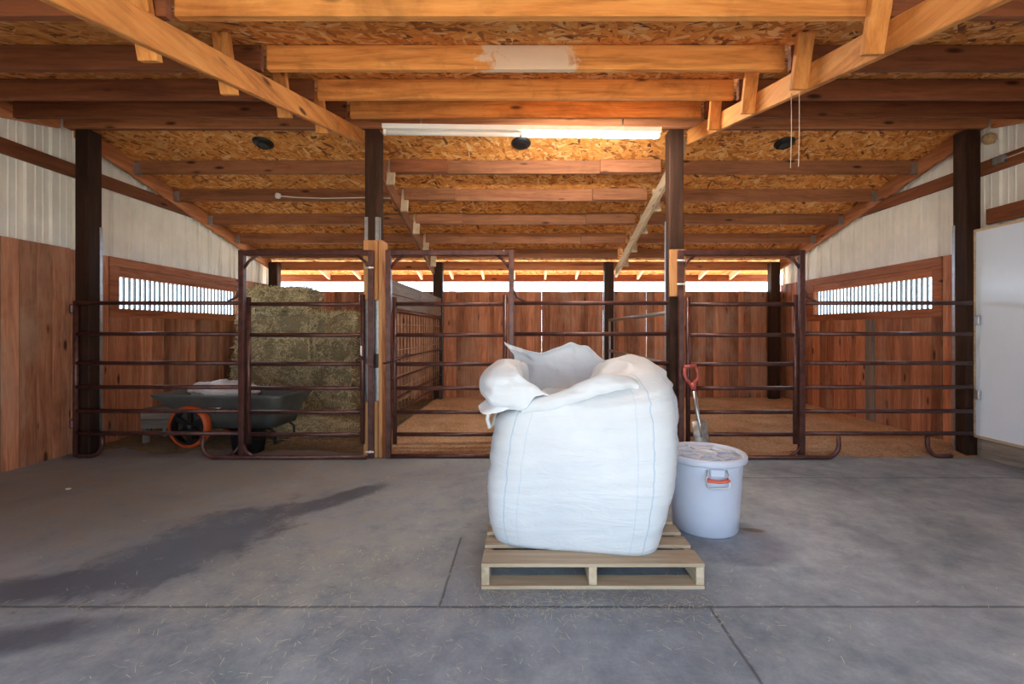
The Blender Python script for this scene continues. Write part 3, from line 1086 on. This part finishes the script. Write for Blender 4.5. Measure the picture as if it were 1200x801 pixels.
# ------------------------------------------------------------------ bedding and litter
def sheet(name, mat, x0, x1, y0, y1, nx, ny, zf):
    vs, fs = [], []
    for j_ in range(ny + 1):
        for i_ in range(nx + 1):
            x = x0 + (x1 - x0) * i_ / nx
            y = y0 + (y1 - y0) * j_ / ny
            vs.append((x, y, zf(x, y)))
    for j_ in range(ny):
        for i_ in range(nx):
            a = j_ * (nx + 1) + i_
            fs.append((a, a + 1, a + nx + 2, a + nx + 1))
    me = bpy.data.meshes.new(name)
    me.from_pydata(vs, [], fs)
    for f_ in me.polygons:
        f_.use_smooth = True
    me.materials.append(mat)
    o = bpy.data.objects.new(name, me)
    col.objects.link(o)
    return o


def zshav(x, y):
    n_ = noise.noise(Vector((x * 1.1, y * 1.1, 0.3))) * 0.03 + noise.noise(Vector((x * 4, y * 4, 2))) * 0.014 + noise.noise(Vector((x * 14, y * 14, 5))) * 0.006
    edge = min(1.0, max(0.0, (y - 4.50 + 0.10 * noise.noise(Vector((x * 2.1, 0, 9)))) / 0.45))
    edge *= min(1.0, max(0.0, (x + 1.66) / 0.10))
    return -0.004 + (0.055 + n_) * edge ** 0.6


o = sheet('wood_shavings', M['shavings'], -1.66, WX - 0.001, 4.40, YB - 0.002, 170, 100, zshav)
tag(o, 'tan wood shavings bedding spread over the middle and right stall floors', 'bedding', None, 'stuff')


def zdirt(x, y):
    n_ = noise.noise(Vector((x * 1.3, y * 1.3, 7.3))) * 0.02 + noise.noise(Vector((x * 6, y * 6, 2))) * 0.012
    edge = min(1.0, max(0.0, (y - 4.62 + 0.2 * noise.noise(Vector((x * 1.5, 0, 4)))) / 0.6))
    return -0.004 + (0.022 + n_) * edge


o = sheet('hay_litter', M['dirt'], -WX + 0.001, -1.66, 4.40, YB - 0.002, 90, 90, zdirt)
tag(o, 'brown trampled hay litter on the left stall floor', 'litter', None, 'stuff')

# straw scattered on the concrete
items = []
def scatter(n_, fx, fy, zf, Lr=(0.012, 0.045), wd=0.0011):
    for _ in range(n_):
        x, y = fx(), fy()
        a = random.uniform(0, 2 * pi)
        d_ = Vector((cos(a), sin(a), random.uniform(-0.05, 0.12))).normalized()
        s_ = d_.cross(Vector((0, 0, 1))).normalized()
        items.append((Vector((x, y, zf(x, y) + 0.003 + random.uniform(0, 0.003))), d_, s_, random.uniform(*Lr), wd))


flat = lambda x, y: 0.0
scatter(900, lambda: random.gauss(-0.75, 0.55), lambda: random.uniform(1.3, 2.6), flat)
scatter(260, lambda: random.gauss(-1.0, 0.5), lambda: random.uniform(2.4, 3.9), flat)
scatter(220, lambda: random.uniform(-3.2, 3.0), lambda: random.uniform(1.3, 4.3), flat)
scatter(120, lambda: random.uniform(-3.0, -0.2), lambda: random.gauss(2.06, 0.03), flat)
scatter(120, lambda: random.gauss(0.9, 0.25), lambda: random.uniform(1.7, 2.5), flat)
scatter(700, lambda: random.uniform(-0.25, 0.86), lambda: random.gauss(2.10, 0.10), flat)
o = strips('scattered_straw', M['straw'], items)
tag(o, 'short pale straw bits scattered over the concrete floor', 'straw', None, 'stuff')

items = []
for _ in range(2600):
    x, y = random.gauss(-2.75, 0.42), random.gauss(5.75, 0.28)
    h_ = max(0.0, 0.17 * math.exp(-((x + 2.85) / 0.40) ** 2 - ((y - 5.75) / 0.30) ** 2)) + zdirt(x, y)
    if (x < -3.05 and y < 5.62) or y > 6.7 or y < 4.95:
        continue
    d_ = rnd_dir()
    d_.z *= 0.45
    d_.normalize()
    s_ = d_.cross(rnd_dir()).normalized()
    items.append((Vector((x, y, max(0.012, h_ * random.uniform(0.3, 1.05) + 0.01))), d_, s_, random.uniform(0.05, 0.16), 0.0022))
for _ in range(900):
    x, y = random.uniform(-4.4, -1.7), random.uniform(5.0, 6.8)
    if x < -2.5 and y < 5.6:
        continue
    a = random.uniform(0, 2 * pi)
    d_ = Vector((cos(a), sin(a), random.uniform(-0.1, 0.2))).normalized()
    items.append((Vector((x, y, zdirt(x, y) + 0.012)), d_, d_.cross(Vector((0, 0, 1))).normalized(), random.uniform(0.04, 0.14), 0.002))
o = strips('loose_hay', M['hay'], items)
tag(o, 'loose green hay pulled onto the floor in front of the bales', 'hay', None, 'stuff')

# ------------------------------------------------------------------ hay bales
def bale(label, xa, xb, y0, y1, z0, h, seed, top_round=0.05):
    random.seed(seed)
    L_, D_ = xb - xa, y1 - y0
    c0 = Vector(((xa + xb) / 2, (y0 + y1) / 2, z0))
    mb = MB()
    bm = mb.bm
    bmesh.ops.create_cube(bm, size=1.0)
    bmesh.ops.subdivide_edges(bm, edges=bm.edges[:], cuts=19, use_grid_fill=True)
    half = Vector((L_ / 2, D_ / 2, h / 2))
    rr_ = 0.085
    for v_ in bm.verts:
        p_ = Vector((v_.co.x * L_, v_.co.y * D_, v_.co.z * h))
        inner = Vector([max(-half[i] + rr_, min(half[i] - rr_, p_[i])) for i in range(3)])
        d_ = p_ - inner
        if d_.length > 1e-6:
            p_ = inner + d_.normalized() * rr_
        nv = noise.noise_vector(p_ * 4 + Vector((seed, 0, 0))) * 0.040 + noise.noise_vector(p_ * 13 + Vector((0, seed, 0))) * 0.022
        nv.z *= 0.6
        nv.z -= 0.03 * max(0.0, p_.z / half.z) * (abs(p_.x) / half.x) ** 3
        q = p_ + nv
        q.x = max(-half.x - 0.004, min(half.x + 0.004, q.x))
        q.z = max(-half.z, min(half.z, q.z))
        v_.co = q + Vector((0, 0, h / 2))
    for f_ in bm.faces:
        f_.smooth = True
    root = thing('hay_bale', label, 'hay bale', c0, radians(random.uniform(-1.6, 1.6)), 'hay bales stacked in the left stall')
    mb.build('packed_hay', M['hay_core'], root)
    its = []
    for _ in range(2000):
        face = random.random()
        u_, w_ = random.uniform(-1, 1), random.uniform(-1, 1)
        if face < 0.62:
            p_ = Vector((u_ * half.x, -half.y, w_ * half.z))
            nn = Vector((0, -1, 0))
        elif face < 0.80:
            p_ = Vector((u_ * half.x, w_ * half.y, half.z))
            nn = Vector((0, 0, 1))
        elif face < 0.92:
            p_ = Vector((half.x, u_ * half.y, w_ * half.z))
            nn = Vector((1, 0, 0))
        else:
            p_ = Vector((-half.x, u_ * half.y, w_ * half.z))
            nn = Vector((-1, 0, 0))
        d_ = rnd_dir()
        d_ = (d_ - nn * d_.dot(nn) * 0.8)
        d_ = (d_ + Vector((0, 0, -0.35)) * (1 if abs(nn.z) < 0.5 else 0) + nn * random.uniform(0.0, 0.35)).normalized()
        s_ = d_.cross(nn + rnd_dir() * 0.4).normalized()
        its.append((p_ * 0.985 + nn * 0.002 + Vector((0, 0, h / 2)), d_, s_, random.uniform(0.05, 0.17), random.uniform(0.0025, 0.0065)))
    o_ = strips('loose_stems', M['hay'], its, root)
    o_['kind'] = 'stuff'
    return root


H = 0.384
rows = ['bottom', 'second', 'third', 'fourth']
spec = [(-4.47, -3.29, -3.25, -2.62), (-4.45, -3.27, -3.24, -2.60), (-4.38, -3.24, -3.21, -2.57), (-4.36, -3.20, -3.18, -2.56)]
for k, (a, b_, c_, d_) in enumerate(spec):
    bale('long hay bale in the %s layer, left of the stack' % rows[k], a, b_, 6.83 + 0.03 * (k % 2), 7.43, 0.012 + H * k, H - 0.004, 11 + k)
    bale('end-on hay bale in the %s layer, right of the stack' % rows[k], c_, d_, 6.86 - 0.02 * (k % 2), 7.95, 0.012 + H * k, H - 0.004 - (0.02 if k == 3 else 0), 31 + k)
bale('single hay bale on top of the stack', -4.30, -3.27, 6.84, 7.42, 0.012 + H * 4, H - 0.02, 55)
random.seed(99)

# ------------------------------------------------------------------ poly cart with its feed bag, crate, feed pan
ct = thing('yard_cart', 'grey poly yard cart on orange wheels behind the left panel', 'cart', (-3.28, 5.18, 0), radians(-4))


def tub_ring(x0, x1, y0, y1, z0, zl, n=8, r=0.08):
    """rounded rectangle, nose end lifted"""
    pts = []
    for cx, cy, a0 in ((x1 - r, y1 - r, 0), (x0 + r, y1 - r, pi / 2), (x0 + r, y0 + r, pi), (x1 - r, y0 + r, 1.5 * pi)):
        for k_ in range(n + 1):
            a = a0 + pi / 2 * k_ / n
            x = cx + r * cos(a)
            y = cy + r * sin(a)
            pts.append((x, y, z0 + zl * (x0 - x) / (x1 - x0)))
    return pts


def skin_rings(mb, rings, cap_last=True):
    R = [[mb.bm.verts.new(p_) for p_ in ring] for ring in rings]
    n_ = len(R[0])
    for a, b_ in zip(R, R[1:]):
        for k_ in range(n_):
            f_ = mb.bm.faces.new((a[k_], a[(k_ + 1) % n_], b_[(k_ + 1) % n_], b_[k_]))
            f_.smooth = True
    if cap_last:
        mb.bm.faces.new(R[-1])
    return R


mb = MB()
rings = [tub_ring(-0.76, 0.72, -0.36, 0.36, 0.530, 0.0, r=0.10),
         tub_ring(-0.775, 0.735, -0.375, 0.375, 0.555, 0.0, r=0.11),
         tub_ring(-0.74, 0.70, -0.335, 0.335, 0.560, 0.0, r=0.09),
         tub_ring(-0.57, 0.62, -0.29, 0.29, 0.40, 0.0, r=0.09),
         tub_ring(-0.46, 0.56, -0.25, 0.25, 0.22, 0.0, r=0.09)]
outer = [tub_ring(-0.46, 0.575, -0.26, 0.26, 0.200, 0.0, r=0.09), tub_ring(-0.58, 0.64, -0.305, 0.305, 0.40, 0.0, r=0.10)]
R = skin_rings(mb, list(reversed(outer)) and [outer[0], outer[1]] + rings)
mb.bm.faces.new(R[0])
mb.build('tub', M['tub'], ct)
MB().tube([(-0.13, -0.305, 0.43), (-0.13, -0.335, 0.425), (0.05, -0.335, 0.425), (0.05, -0.305, 0.43)], 0.008, 8).build('side_grip', M['wire'], ct)
for s_ in (-1, 1):
    w = MB()
    y = s_ * 0.345
    w.lathe([(0.190, -0.045), (0.212, -0.045), (0.222, -0.03), (0.224, 0.0), (0.222, 0.03), (0.212, 0.045), (0.190, 0.045), (0.190, -0.045)], 40, (-0.28, y, 0.224), 'y')
    wo = w.build('wheel', M['orange_rubber'], ct)
    w = MB()
    w.lathe([(0.168, -0.035), (0.191, -0.035), (0.191, 0.035), (0.168, 0.035), (0.168, -0.035)], 36, (-0.28, y, 0.224), 'y')
    for k in range(6):
        a = 2 * pi * k / 6 + 0.5
        rot = Matrix.Rotation(-a, 3, 'Y')
        w.box(Vector((-0.28, y, 0.224)) + rot @ Vector((0.10, 0, 0)), (0.15, 0.03, 0.045), rot)
    w.lathe([(0.0, -0.05), (0.04, -0.05), (0.045, 0.0), (0.04, 0.05), (0.0, 0.05)], 20, (-0.28, y, 0.224), 'y')
    w.build('spokes', M['black'], wo)
MB().tube([(-0.28, -0.33, 0.224), (-0.28, 0.33, 0.224)], 0.014, 10).build('axle', M['black'], ct)
fr = MB()
for s_ in (-1, 1):
    fr.tube([(-0.50, s_ * 0.18, 0.185), (0.50, s_ * 0.18, 0.185), (0.56, s_ * 0.18, 0.14), (0.56, s_ * 0.18, 0.02)], 0.014, 8)
fr.tube([(0.56, -0.18, 0.02), (0.56, 0.18, 0.02)], 0.014, 8)
fr.build('undercarriage', M['black'], ct)

mb = MB()
bmesh.ops.create_uvsphere(mb.bm, u_segments=48, v_segments=24, radius=1.0)
for v_ in mb.bm.verts:
    p_ = v_.co.copy()
    q = Vector((p_.x * 0.40, p_.y * 0.23, p_.z * 0.105 + 0.02 * noise.noise(p_ * 2.0)))
    q += noise.noise_vector(p_ * 3.2) * 0.03 + noise.noise_vector(p_ * 8) * 0.012
    v_.co = q
for f_ in mb.bm.faces:
    f_.smooth = True
o = mb.build('feed_sack', M['feed_bag'], None, 0, (-3.42, 5.17, 0.575))
o.rotation_euler = (0.0, 0.02, radians(-6))
tag(o, 'crumpled white plastic sack lying in the grey cart', 'sack')

cr = thing('wooden_crate', 'weathered grey wooden crate left of the orange wheel', 'crate', (-4.02, 5.22, 0), radians(3))
for k in range(2):
    MB().span((-0.23, -0.20, 0.17 + 0.10 * k), (0.23, -0.18, 0.263 + 0.10 * k)).build('front_slat', M['grey_x'], cr, 0.003)
    MB().span((-0.23, 0.18, 0.06 + 0.15 * k), (0.23, 0.20, 0.20 + 0.15 * k)).build('back_slat', M['grey_x'], cr, 0.003)
for s_ in (-1, 1):
    MB().span((s_ * 0.21 - 0.02, -0.18, 0.0), (s_ * 0.21 + 0.02, -0.12, 0.36)).span((s_ * 0.21 - 0.02, 0.12, 0.0), (s_ * 0.21 + 0.02, 0.18, 0.36)).build('leg', M['grey_z'], cr, 0.003)
for k in range(3):
    MB().span((-0.24, -0.21 + 0.142 * k, 0.363), (0.24, -0.075 + 0.142 * k, 0.383)).build('top_slat', M['grey_x'], cr, 0.003)

fp = MB()
prof = [(0.0, 0.0), (0.135, 0.0), (0.155, 0.18), (0.165, 0.19), (0.165, 0.205), (0.147, 0.205), (0.128, 0.02), (0.0, 0.02)]
fp.lathe(prof, 72)
for v_ in fp.bm.verts:
    r_ = math.hypot(v_.co.x, v_.co.y)
    if 0.13 < r_ < 0.16 and v_.co.z < 0.185:
        a = math.atan2(v_.co.y, v_.co.x)
        k = 1 + 0.03 * (1 if int(round(a / (2 * pi) * 72)) % 2 else -1)
        v_.co.x *= k
        v_.co.y *= k
o = fp.build('feed_pan', M['black'], None, 0, (-2.86, 4.70, 0.0))
tag(o, 'black ribbed rubber feed pan on the floor beside the orange wheel', 'feed pan')

# ------------------------------------------------------------------ pallet
pl = thing('pallet', 'pale wooden pallet under the white bulk bag', 'pallet', (0.325, 2.195, 0), 0)
PW, PD = 0.54, 1.10
for k, x in enumerate((-0.52, 0.0, 0.52)):
    MB().span((x - 0.02, 0.004, 0.0185), (x + 0.02, PD - 0.004, 0.1065)).build('stringer', M['pale_y'], pl, 0.003)
ws = [0.14, 0.10, 0.09, 0.14, 0.09, 0.10, 0.14]
gap = (PD - sum(ws)) / (len(ws) - 1)
y = 0.0
for w in ws:
    MB().span((-PW, y, 0.107), (PW, y + w, 0.125)).build('deck_board', M['pale_x'], pl, 0.002)
    y += w + gap
for y in (0.0, 0.50, PD - 0.10):
    MB().span((-PW, y, 0.0), (PW, y + 0.10, 0.018)).build('base_board', M['pale_x'], pl, 0.002)

# ------------------------------------------------------------------ bulk bag
BAG_A = math.atan2(-0.165, 0.986)
bag = thing('bulk_bag', 'big white woven bulk bag standing on the pallet, top folded open', 'bulk bag', (0.314, 2.754, 0.125), BAG_A)
NA = 176


def sup(a, n_):
    c_, s_ = cos(a), sin(a)
    return Vector((math.copysign(abs(c_) ** (2 / n_), c_), math.copysign(abs(s_) ** (2 / n_), s_)))


def rim_z(u, v_):
    """height of the shoulder over the bag base, u right and v back, both -1..1"""
    t = (u + 1) / 2
    h_ = 0.735 + 0.215 * (t ** 0.85)
    h_ += 0.02 * v_
    return h_


mb = MB()
bm = mb.bm
uvl = bm.loops.layers.uv.new('UVMap')
rings, uvs = [], []
NT = 56
for i in range(NT + 1):
    t = i / NT
    n_ = 6.0 - 2.2 * t
    half = 0.444 + 0.066 * sin(pi * min(1.0, t * 1.02) ** 0.85)
    ring, uvr = [], []
    for k in range(NA):
        a = 2 * pi * (k + 0.5) / NA
        s_ = sup(a, n_)
        sq = sup(a, 5.0)
        H_ = rim_z(s_.x, s_.y)
        right = max(0.0, min(1.0, (s_.x + 0.3) / 1.0))
        rh = 0.035 + 0.095 * right                 # soft shoulder, rounder on the right
        rv = 0.05 + 0.17 * right
        lean = 0.090 * t ** 1.3
        T0 = 0.72
        if t <= T0:
            z = (H_ - rv) * t / T0
            inset = 0.0
        else:
            th_ = (t - T0) / (1 - T0) * pi / 2
            z = H_ - rv + rv * sin(th_)
            inset = rh * (1 - cos(th_))
        p_ = Vector((s_.x * (half - inset) + lean, s_.y * (half - inset), z))
        nrm = Vector((s_.x, s_.y, 0)).normalized()
        d_ = 0.012 * noise.noise(Vector((p_.x * 3, p_.y * 3, p_.z * 4)))
        # slanting creases, strongest high on the right
        cr_ = noise.noise(Vector((p_.x * 1.6 + p_.z * 1.2, p_.y * 1.6, p_.z * 10 - p_.x * 4.0)))
        d_ += 0.032 * (0.5 - abs(cr_) * 2.2) * max(0, t - 0.25) * (0.3 + 0.7 * max(0, s_.x))
        cr2 = noise.noise(Vector((p_.x * 2.0, p_.y * 2.0 + 4, p_.z * 16 - p_.x * 2.5)))
        d_ += 0.010 * (0.4 - abs(cr2) * 2.0) * (0.4 + t)
        p_ += nrm * d_
        ring.append(bm.verts.new(p_))
        uvr.append((sq.x, sq.y))
    rings.append(ring)
    uvs.append(uvr)
NR = 22
for i in range(1, NR + 1):
    s0 = i / NR
    ring, uvr = [], []
    for k in range(NA):
        base = rings[NT][k].co
        cx, cy = 0.09, 0.0
        f_ = 1 - s0
        x = cx + (base.x - cx) * f_
        y = cy + (base.y - cy) * f_
        u_ = x / 0.45
        dome = 0.050 * (1 - (1 - s0) ** 2)
        dip = 0.20 * min(1, s0 / 0.30) * max(0, min(1, (0.30 - u_) / 0.55))
        zb = rim_z(u_, y / 0.45)
        zb = base.z + (rim_z((x - 0.09 * 1) / 0.45, y / 0.45) - rim_z((base.x - 0.09) / 0.45, base.y / 0.45))
        z = zb + dome * max(0, min(1, (u_ + 0.2) / 0.7)) - dip
        wr = noise.noise(Vector((x * 5, y * 5, 1.7)))
        z += 0.026 * (0.6 - 2 * abs(wr)) * min(1, s0 * 5)
        ring.append(bm.verts.new((x, y, z)))
        uvr.append((0, 0))
    rings.append(ring)
    uvs.append(uvr)
for i in range(len(rings) - 1):
    for k in range(NA):
        k2 = (k + 1) % NA
        if i == len(rings) - 2:
            pass
        f_ = bm.faces.new((rings[i][k], rings[i][k2], rings[i + 1][k2], rings[i + 1][k]))
        f_.smooth = True
        for lp, uv_ in zip(f_.loops, (uvs[i][k], uvs[i][k2], uvs[i + 1][k2], uvs[i + 1][k])):
            lp[uvl].uv = uv_
bm.faces.new(list(reversed(rings[0])))
body = mb.build('filled_body', M['bag'], bag)


def cloth(name, mat, f_, nu, nv, parent, thick=0.004, wr=0.012, ws=7.0, seed=0.0):
    vs, fs = [], []
    for j_ in range(nv + 1):
        for i_ in range(nu + 1):
            p_ = Vector(f_(i_ / nu, j_ / nv))
            n1_ = noise.noise_vector(p_ * ws + Vector((seed, seed, 0))) * wr
            n2_ = noise.noise_vector(p_ * ws * 2.6 + Vector((0, seed, seed))) * wr * 0.45
            vs.append(p_ + n1_ + n2_)
    for j_ in range(nv):
        for i_ in range(nu):
            a = j_ * (nu + 1) + i_
            fs.append((a, a + 1, a + nu + 2, a + nu + 1))
    me = bpy.data.meshes.new(name)
    me.from_pydata(vs, [], fs)
    for q in me.polygons:
        q.use_smooth = True
    me.materials.append(mat)
    o_ = bpy.data.objects.new(name, me)
    col.objects.link(o_)
    o_.parent = parent
    md_ = o_.modifiers.new('thickness', 'SOLIDIFY')
    md_.thickness = thick
    md2 = o_.modifiers.new('smooth', 'SUBSURF')
    md2.levels = md2.render_levels = 1
    return o_


def catm(pts, t):
    n_ = len(pts) - 1
    x = min(t * n_, n_ - 1e-6)
    i_ = int(x)
    f_ = x - i_
    P = [Vector(pts[max(0, min(n_, q))]) for q in (i_ - 1, i_, i_ + 1, i_ + 2)]
    return 0.5 * ((2 * P[1]) + (-P[0] + P[2]) * f_ + (2 * P[0] - 5 * P[1] + 4 * P[2] - P[3]) * f_ ** 2 + (-P[0] + 3 * P[1] - 3 * P[2] + P[3]) * f_ ** 3)


def loft(curves):
    def f_(u_, v_):
        row = [catm(c_, u_) for c_ in curves]
        return catm(row, v_)
    return f_


# neck fabric folded out over the left rim (bag-local metres)
lobe = loft([
    [(-0.10, -0.46, 0.70), (-0.28, -0.40, 0.72), (-0.34, -0.15, 0.70), (-0.34, 0.10, 0.72)],
    [(-0.12, -0.475, 0.775), (-0.30, -0.42, 0.86), (-0.37, -0.15, 0.90), (-0.36, 0.10, 0.88)],
    [(-0.20, -0.50, 0.80), (-0.38, -0.45, 0.94), (-0.44, -0.17, 0.96), (-0.43, 0.12, 0.92)],
    [(-0.25, -0.515, 0.775), (-0.47, -0.49, 0.90), (-0.53, -0.20, 0.91), (-0.50, 0.14, 0.88)],
    [(-0.27, -0.51, 0.735), (-0.49, -0.50, 0.80), (-0.545, -0.22, 0.81), (-0.51, 0.14, 0.82)],
    [(-0.30, -0.50, 0.715), (-0.46, -0.48, 0.735), (-0.50, -0.22, 0.75), (-0.48, 0.14, 0.77)],
])
cloth('neck_fold', M['bag'], lobe, 34, 34, bag, 0.004, 0.026, 9.0, 3.1).location.x = 0.045
tip = loft([
    [(-0.26, -0.485, 0.755), (-0.38, -0.47, 0.77), (-0.45, -0.36, 0.78)],
    [(-0.31, -0.510, 0.740), (-0.43, -0.51, 0.745), (-0.49, -0.40, 0.765)],
    [(-0.42, -0.535, 0.705), (-0.48, -0.545, 0.705), (-0.52, -0.47, 0.735)],
])
cloth('corner_flap', M['bag'], tip, 16, 12, bag, 0.004, 0.010, 9.0, 8.0).location.x = 0.03
backf = loft([
    [(-0.40, 0.16, 0.74), (-0.20, 0.20, 0.74), (0.02, 0.19, 0.76), (0.16, 0.15, 0.80)],
    [(-0.42, 0.20, 0.88), (-0.22, 0.23, 0.86), (0.00, 0.21, 0.88), (0.18, 0.16, 0.88)],
    [(-0.46, 0.18, 1.00), (-0.26, 0.19, 0.955), (-0.02, 0.21, 1.00), (0.17, 0.15, 0.92)],
    [(-0.48, 0.17, 1.055), (-0.28, 0.16, 0.985), (-0.02, 0.19, 1.035), (0.17, 0.13, 0.93)],
])
cloth('back_flap', M['bag'], backf, 36, 20, bag, 0.004, 0.026, 9.0, 5.0)
roll = loft([
    [(-0.24, -0.36, 0.68), (-0.02, -0.36, 0.74), (0.16, -0.36, 0.85), (0.31, -0.36, 0.86)],
    [(-0.25, -0.42, 0.745), (-0.02, -0.43, 0.81), (0.16, -0.42, 0.895), (0.32, -0.39, 0.865)],
    [(-0.26, -0.475, 0.765), (-0.03, -0.475, 0.825), (0.16, -0.468, 0.895), (0.33, -0.41, 0.855)],
    [(-0.26, -0.500, 0.735), (-0.03, -0.500, 0.785), (0.17, -0.494, 0.855), (0.335, -0.42, 0.845)],
    [(-0.26, -0.490, 0.70), (-0.03, -0.488, 0.745), (0.17, -0.482, 0.82), (0.335, -0.42, 0.83)],
])
cloth('front_roll', M['bag'], roll, 40, 20, bag, 0.004, 0.014, 7.0, 1.0)
loop = MB()
lp_ = [(-0.455, -0.33, 0.735), (-0.490, -0.345, 0.70), (-0.505, -0.34, 0.64), (-0.500, -0.31, 0.59), (-0.485, -0.28, 0.60), (-0.470, -0.25, 0.68)]
for a, b_ in zip(lp_, lp_[1:]):
    pass
loop.tube(lp_, 0.012, 8)
loop.build('lifting_loop', M['bag_liner'], bag).location.x = 0.03

# ------------------------------------------------------------------ white drum with gripped bail
dr = thing('plastic_drum', 'white plastic drum with lid beside the bulk bag', 'drum', (1.146, 2.91, 0), 0)
MB().lathe([(0.0, 0.004), (0.185, 0.0), (0.196, 0.012), (0.205, 0.12), (0.222, 0.38), (0.226, 0.44), (0.222, 0.452), (0.0, 0.452)], 64).build('drum_body', M['white_plastic'], dr)
lid = MB()
lid.lathe([(0.228, 0.436), (0.245, 0.438), (0.250, 0.447), (0.250, 0.468), (0.243, 0.480), (0.228, 0.481), (0.220, 0.472), (0.214, 0.460)], 64)
lo = lid.build('lid', M['white_plastic'], dr)
MB().lathe([(0.0, 0.459), (0.217, 0.459), (0.217, 0.462), (0.0, 0.462)], 48).build('lid_plate', M['lid_plastic'], lo)
rb = MB()
rb.lathe([(0.060, 0.460), (0.064, 0.474), (0.076, 0.474), (0.080, 0.460)], 40)
rb.lathe([(0.148, 0.460), (0.151, 0.472), (0.163, 0.472), (0.166, 0.460)], 48)
for k in range(8):
    a = pi * k / 4 + 0.2
    rot = Matrix.Rotation(a, 3, 'Z')
    rb.box(Vector((0, 0, 0.466)) + rot @ Vector((0.145, 0, 0)), (0.13, 0.022, 0.014), rot)
rb.build('rib_pattern', M['white_plastic'], lo)
hd = MB()
fa = radians(-94)
F = Vector((cos(fa), sin(fa), 0))
S = Vector((-sin(fa), cos(fa), 0))
pts = [F * 0.222 + S * -0.055 + Vector((0, 0, 0.425)), F * 0.240 + S * -0.066 + Vector((0, 0, 0.385)), F * 0.246 + S * -0.066 + Vector((0, 0, 0.335)), F * 0.246 + S * -0.052 + Vector((0, 0, 0.322)),
       F * 0.247 + S * 0.052 + Vector((0, 0, 0.322)), F * 0.246 + S * 0.066 + Vector((0, 0, 0.335)), F * 0.240 + S * 0.066 + Vector((0, 0, 0.385)), F * 0.222 + S * 0.055 + Vector((0, 0, 0.425))]
hd.tube(pts, 0.0045, 8)
ho = hd.build('bail', M['wire'], dr)
gp = MB()
gp.tube([F * 0.243 + S * -0.062 + Vector((0, 0, 0.375)), F * 0.247 + S * -0.045 + Vector((0, 0, 0.366)), F * 0.248 + S * 0.0 + Vector((0, 0, 0.362)),
         F * 0.247 + S * 0.045 + Vector((0, 0, 0.366)), F * 0.243 + S * 0.062 + Vector((0, 0, 0.375))], [0.014, 0.011, 0.010, 0.011, 0.014], 10)
gp.build('grip', M['red_plastic'], ho)
er = MB()
er.box(F * 0.229 + Vector((0, 0, 0.408)), (0.085, 0.02, 0.045), Matrix.Rotation(fa + pi / 2, 3, 'Z'))
er.build('handle_bracket', M['white_plastic'], dr, 0.005)

# ------------------------------------------------------------------ shovel leaning on the gate
sh = thing('shovel', 'short shovel with red grip leaning on the right gate behind the drum', 'shovel', (1.70, 4.30, 0.0), 0)
sh.rotation_euler = (radians(-6.5), radians(-7), 0)
bl = []
prof = [(-0.072, 0.34), (-0.078, 0.30), (-0.078, 0.10), (-0.06, 0.03), (0.0, 0.0), (0.06, 0.03), (0.078, 0.10), (0.078, 0.30), (0.072, 0.34)]
mb = MB()
nx = 12
for zz, hw in [(0.012, 0.012), (0.05, 0.058), (0.12, 0.072), (0.26, 0.074), (0.395, 0.070)]:
    ring = []
    for k in range(nx + 1):
        u_ = -1 + 2 * k / nx
        ring.append(mb.bm.verts.new((u_ * hw, -0.018 * (1 - u_ * u_), zz)))
    bl.append(ring)
for a, b_ in zip(bl, bl[1:]):
    for k in range(nx):
        f_ = mb.bm.faces.new((a[k], a[k + 1], b_[k + 1], b_[k]))
        f_.smooth = True
o = mb.build('blade', M['grey_blade'], sh)
md = o.modifiers.new('thickness', 'SOLIDIFY')
md.thickness = 0.003
MB().tube([(0, -0.012, 0.24), (0, -0.012, 0.36), (0, 0.0, 0.45), (0, 0.0, 0.70)], [0.014, 0.020, 0.0205, 0.0205], 12).build('shaft', M['wire'], sh)
gr = MB()
gr.tube([(0, 0, 0.68), (0, 0, 0.72), (-0.004, 0, 0.76)], [0.022, 0.030, 0.034], 12)
gr.tube([(-0.012, 0, 0.75), (-0.055, 0, 0.79), (-0.062, 0, 0.84), (-0.050, 0, 0.915)], [0.020, 0.018, 0.017, 0.017], 10)
gr.tube([(0.012, 0, 0.75), (0.058, 0, 0.79), (0.066, 0, 0.84), (0.050, 0, 0.915)], [0.018, 0.014, 0.013, 0.014], 10)
gr.tube([(-0.062, 0, 0.915), (0.062, 0, 0.915)], 0.019, 12)
gr.build('grip', M['shovel_red'], sh)

mb = MB()
bmesh.ops.create_icosphere(mb.bm, subdivisions=2, radius=1.0)
for v_ in mb.bm.verts:
    v_.co = Vector((v_.co.x * 0.022, v_.co.y * 0.012, v_.co.z * 0.006)) * (1 + 0.3 * noise.noise(v_.co * 2))
o = mb.build('chip', M['chip'], None, 0, (-3.60, 3.58, 0.005))
tag(o, 'tiny white chip lying on the floor near the left wall', 'chip')
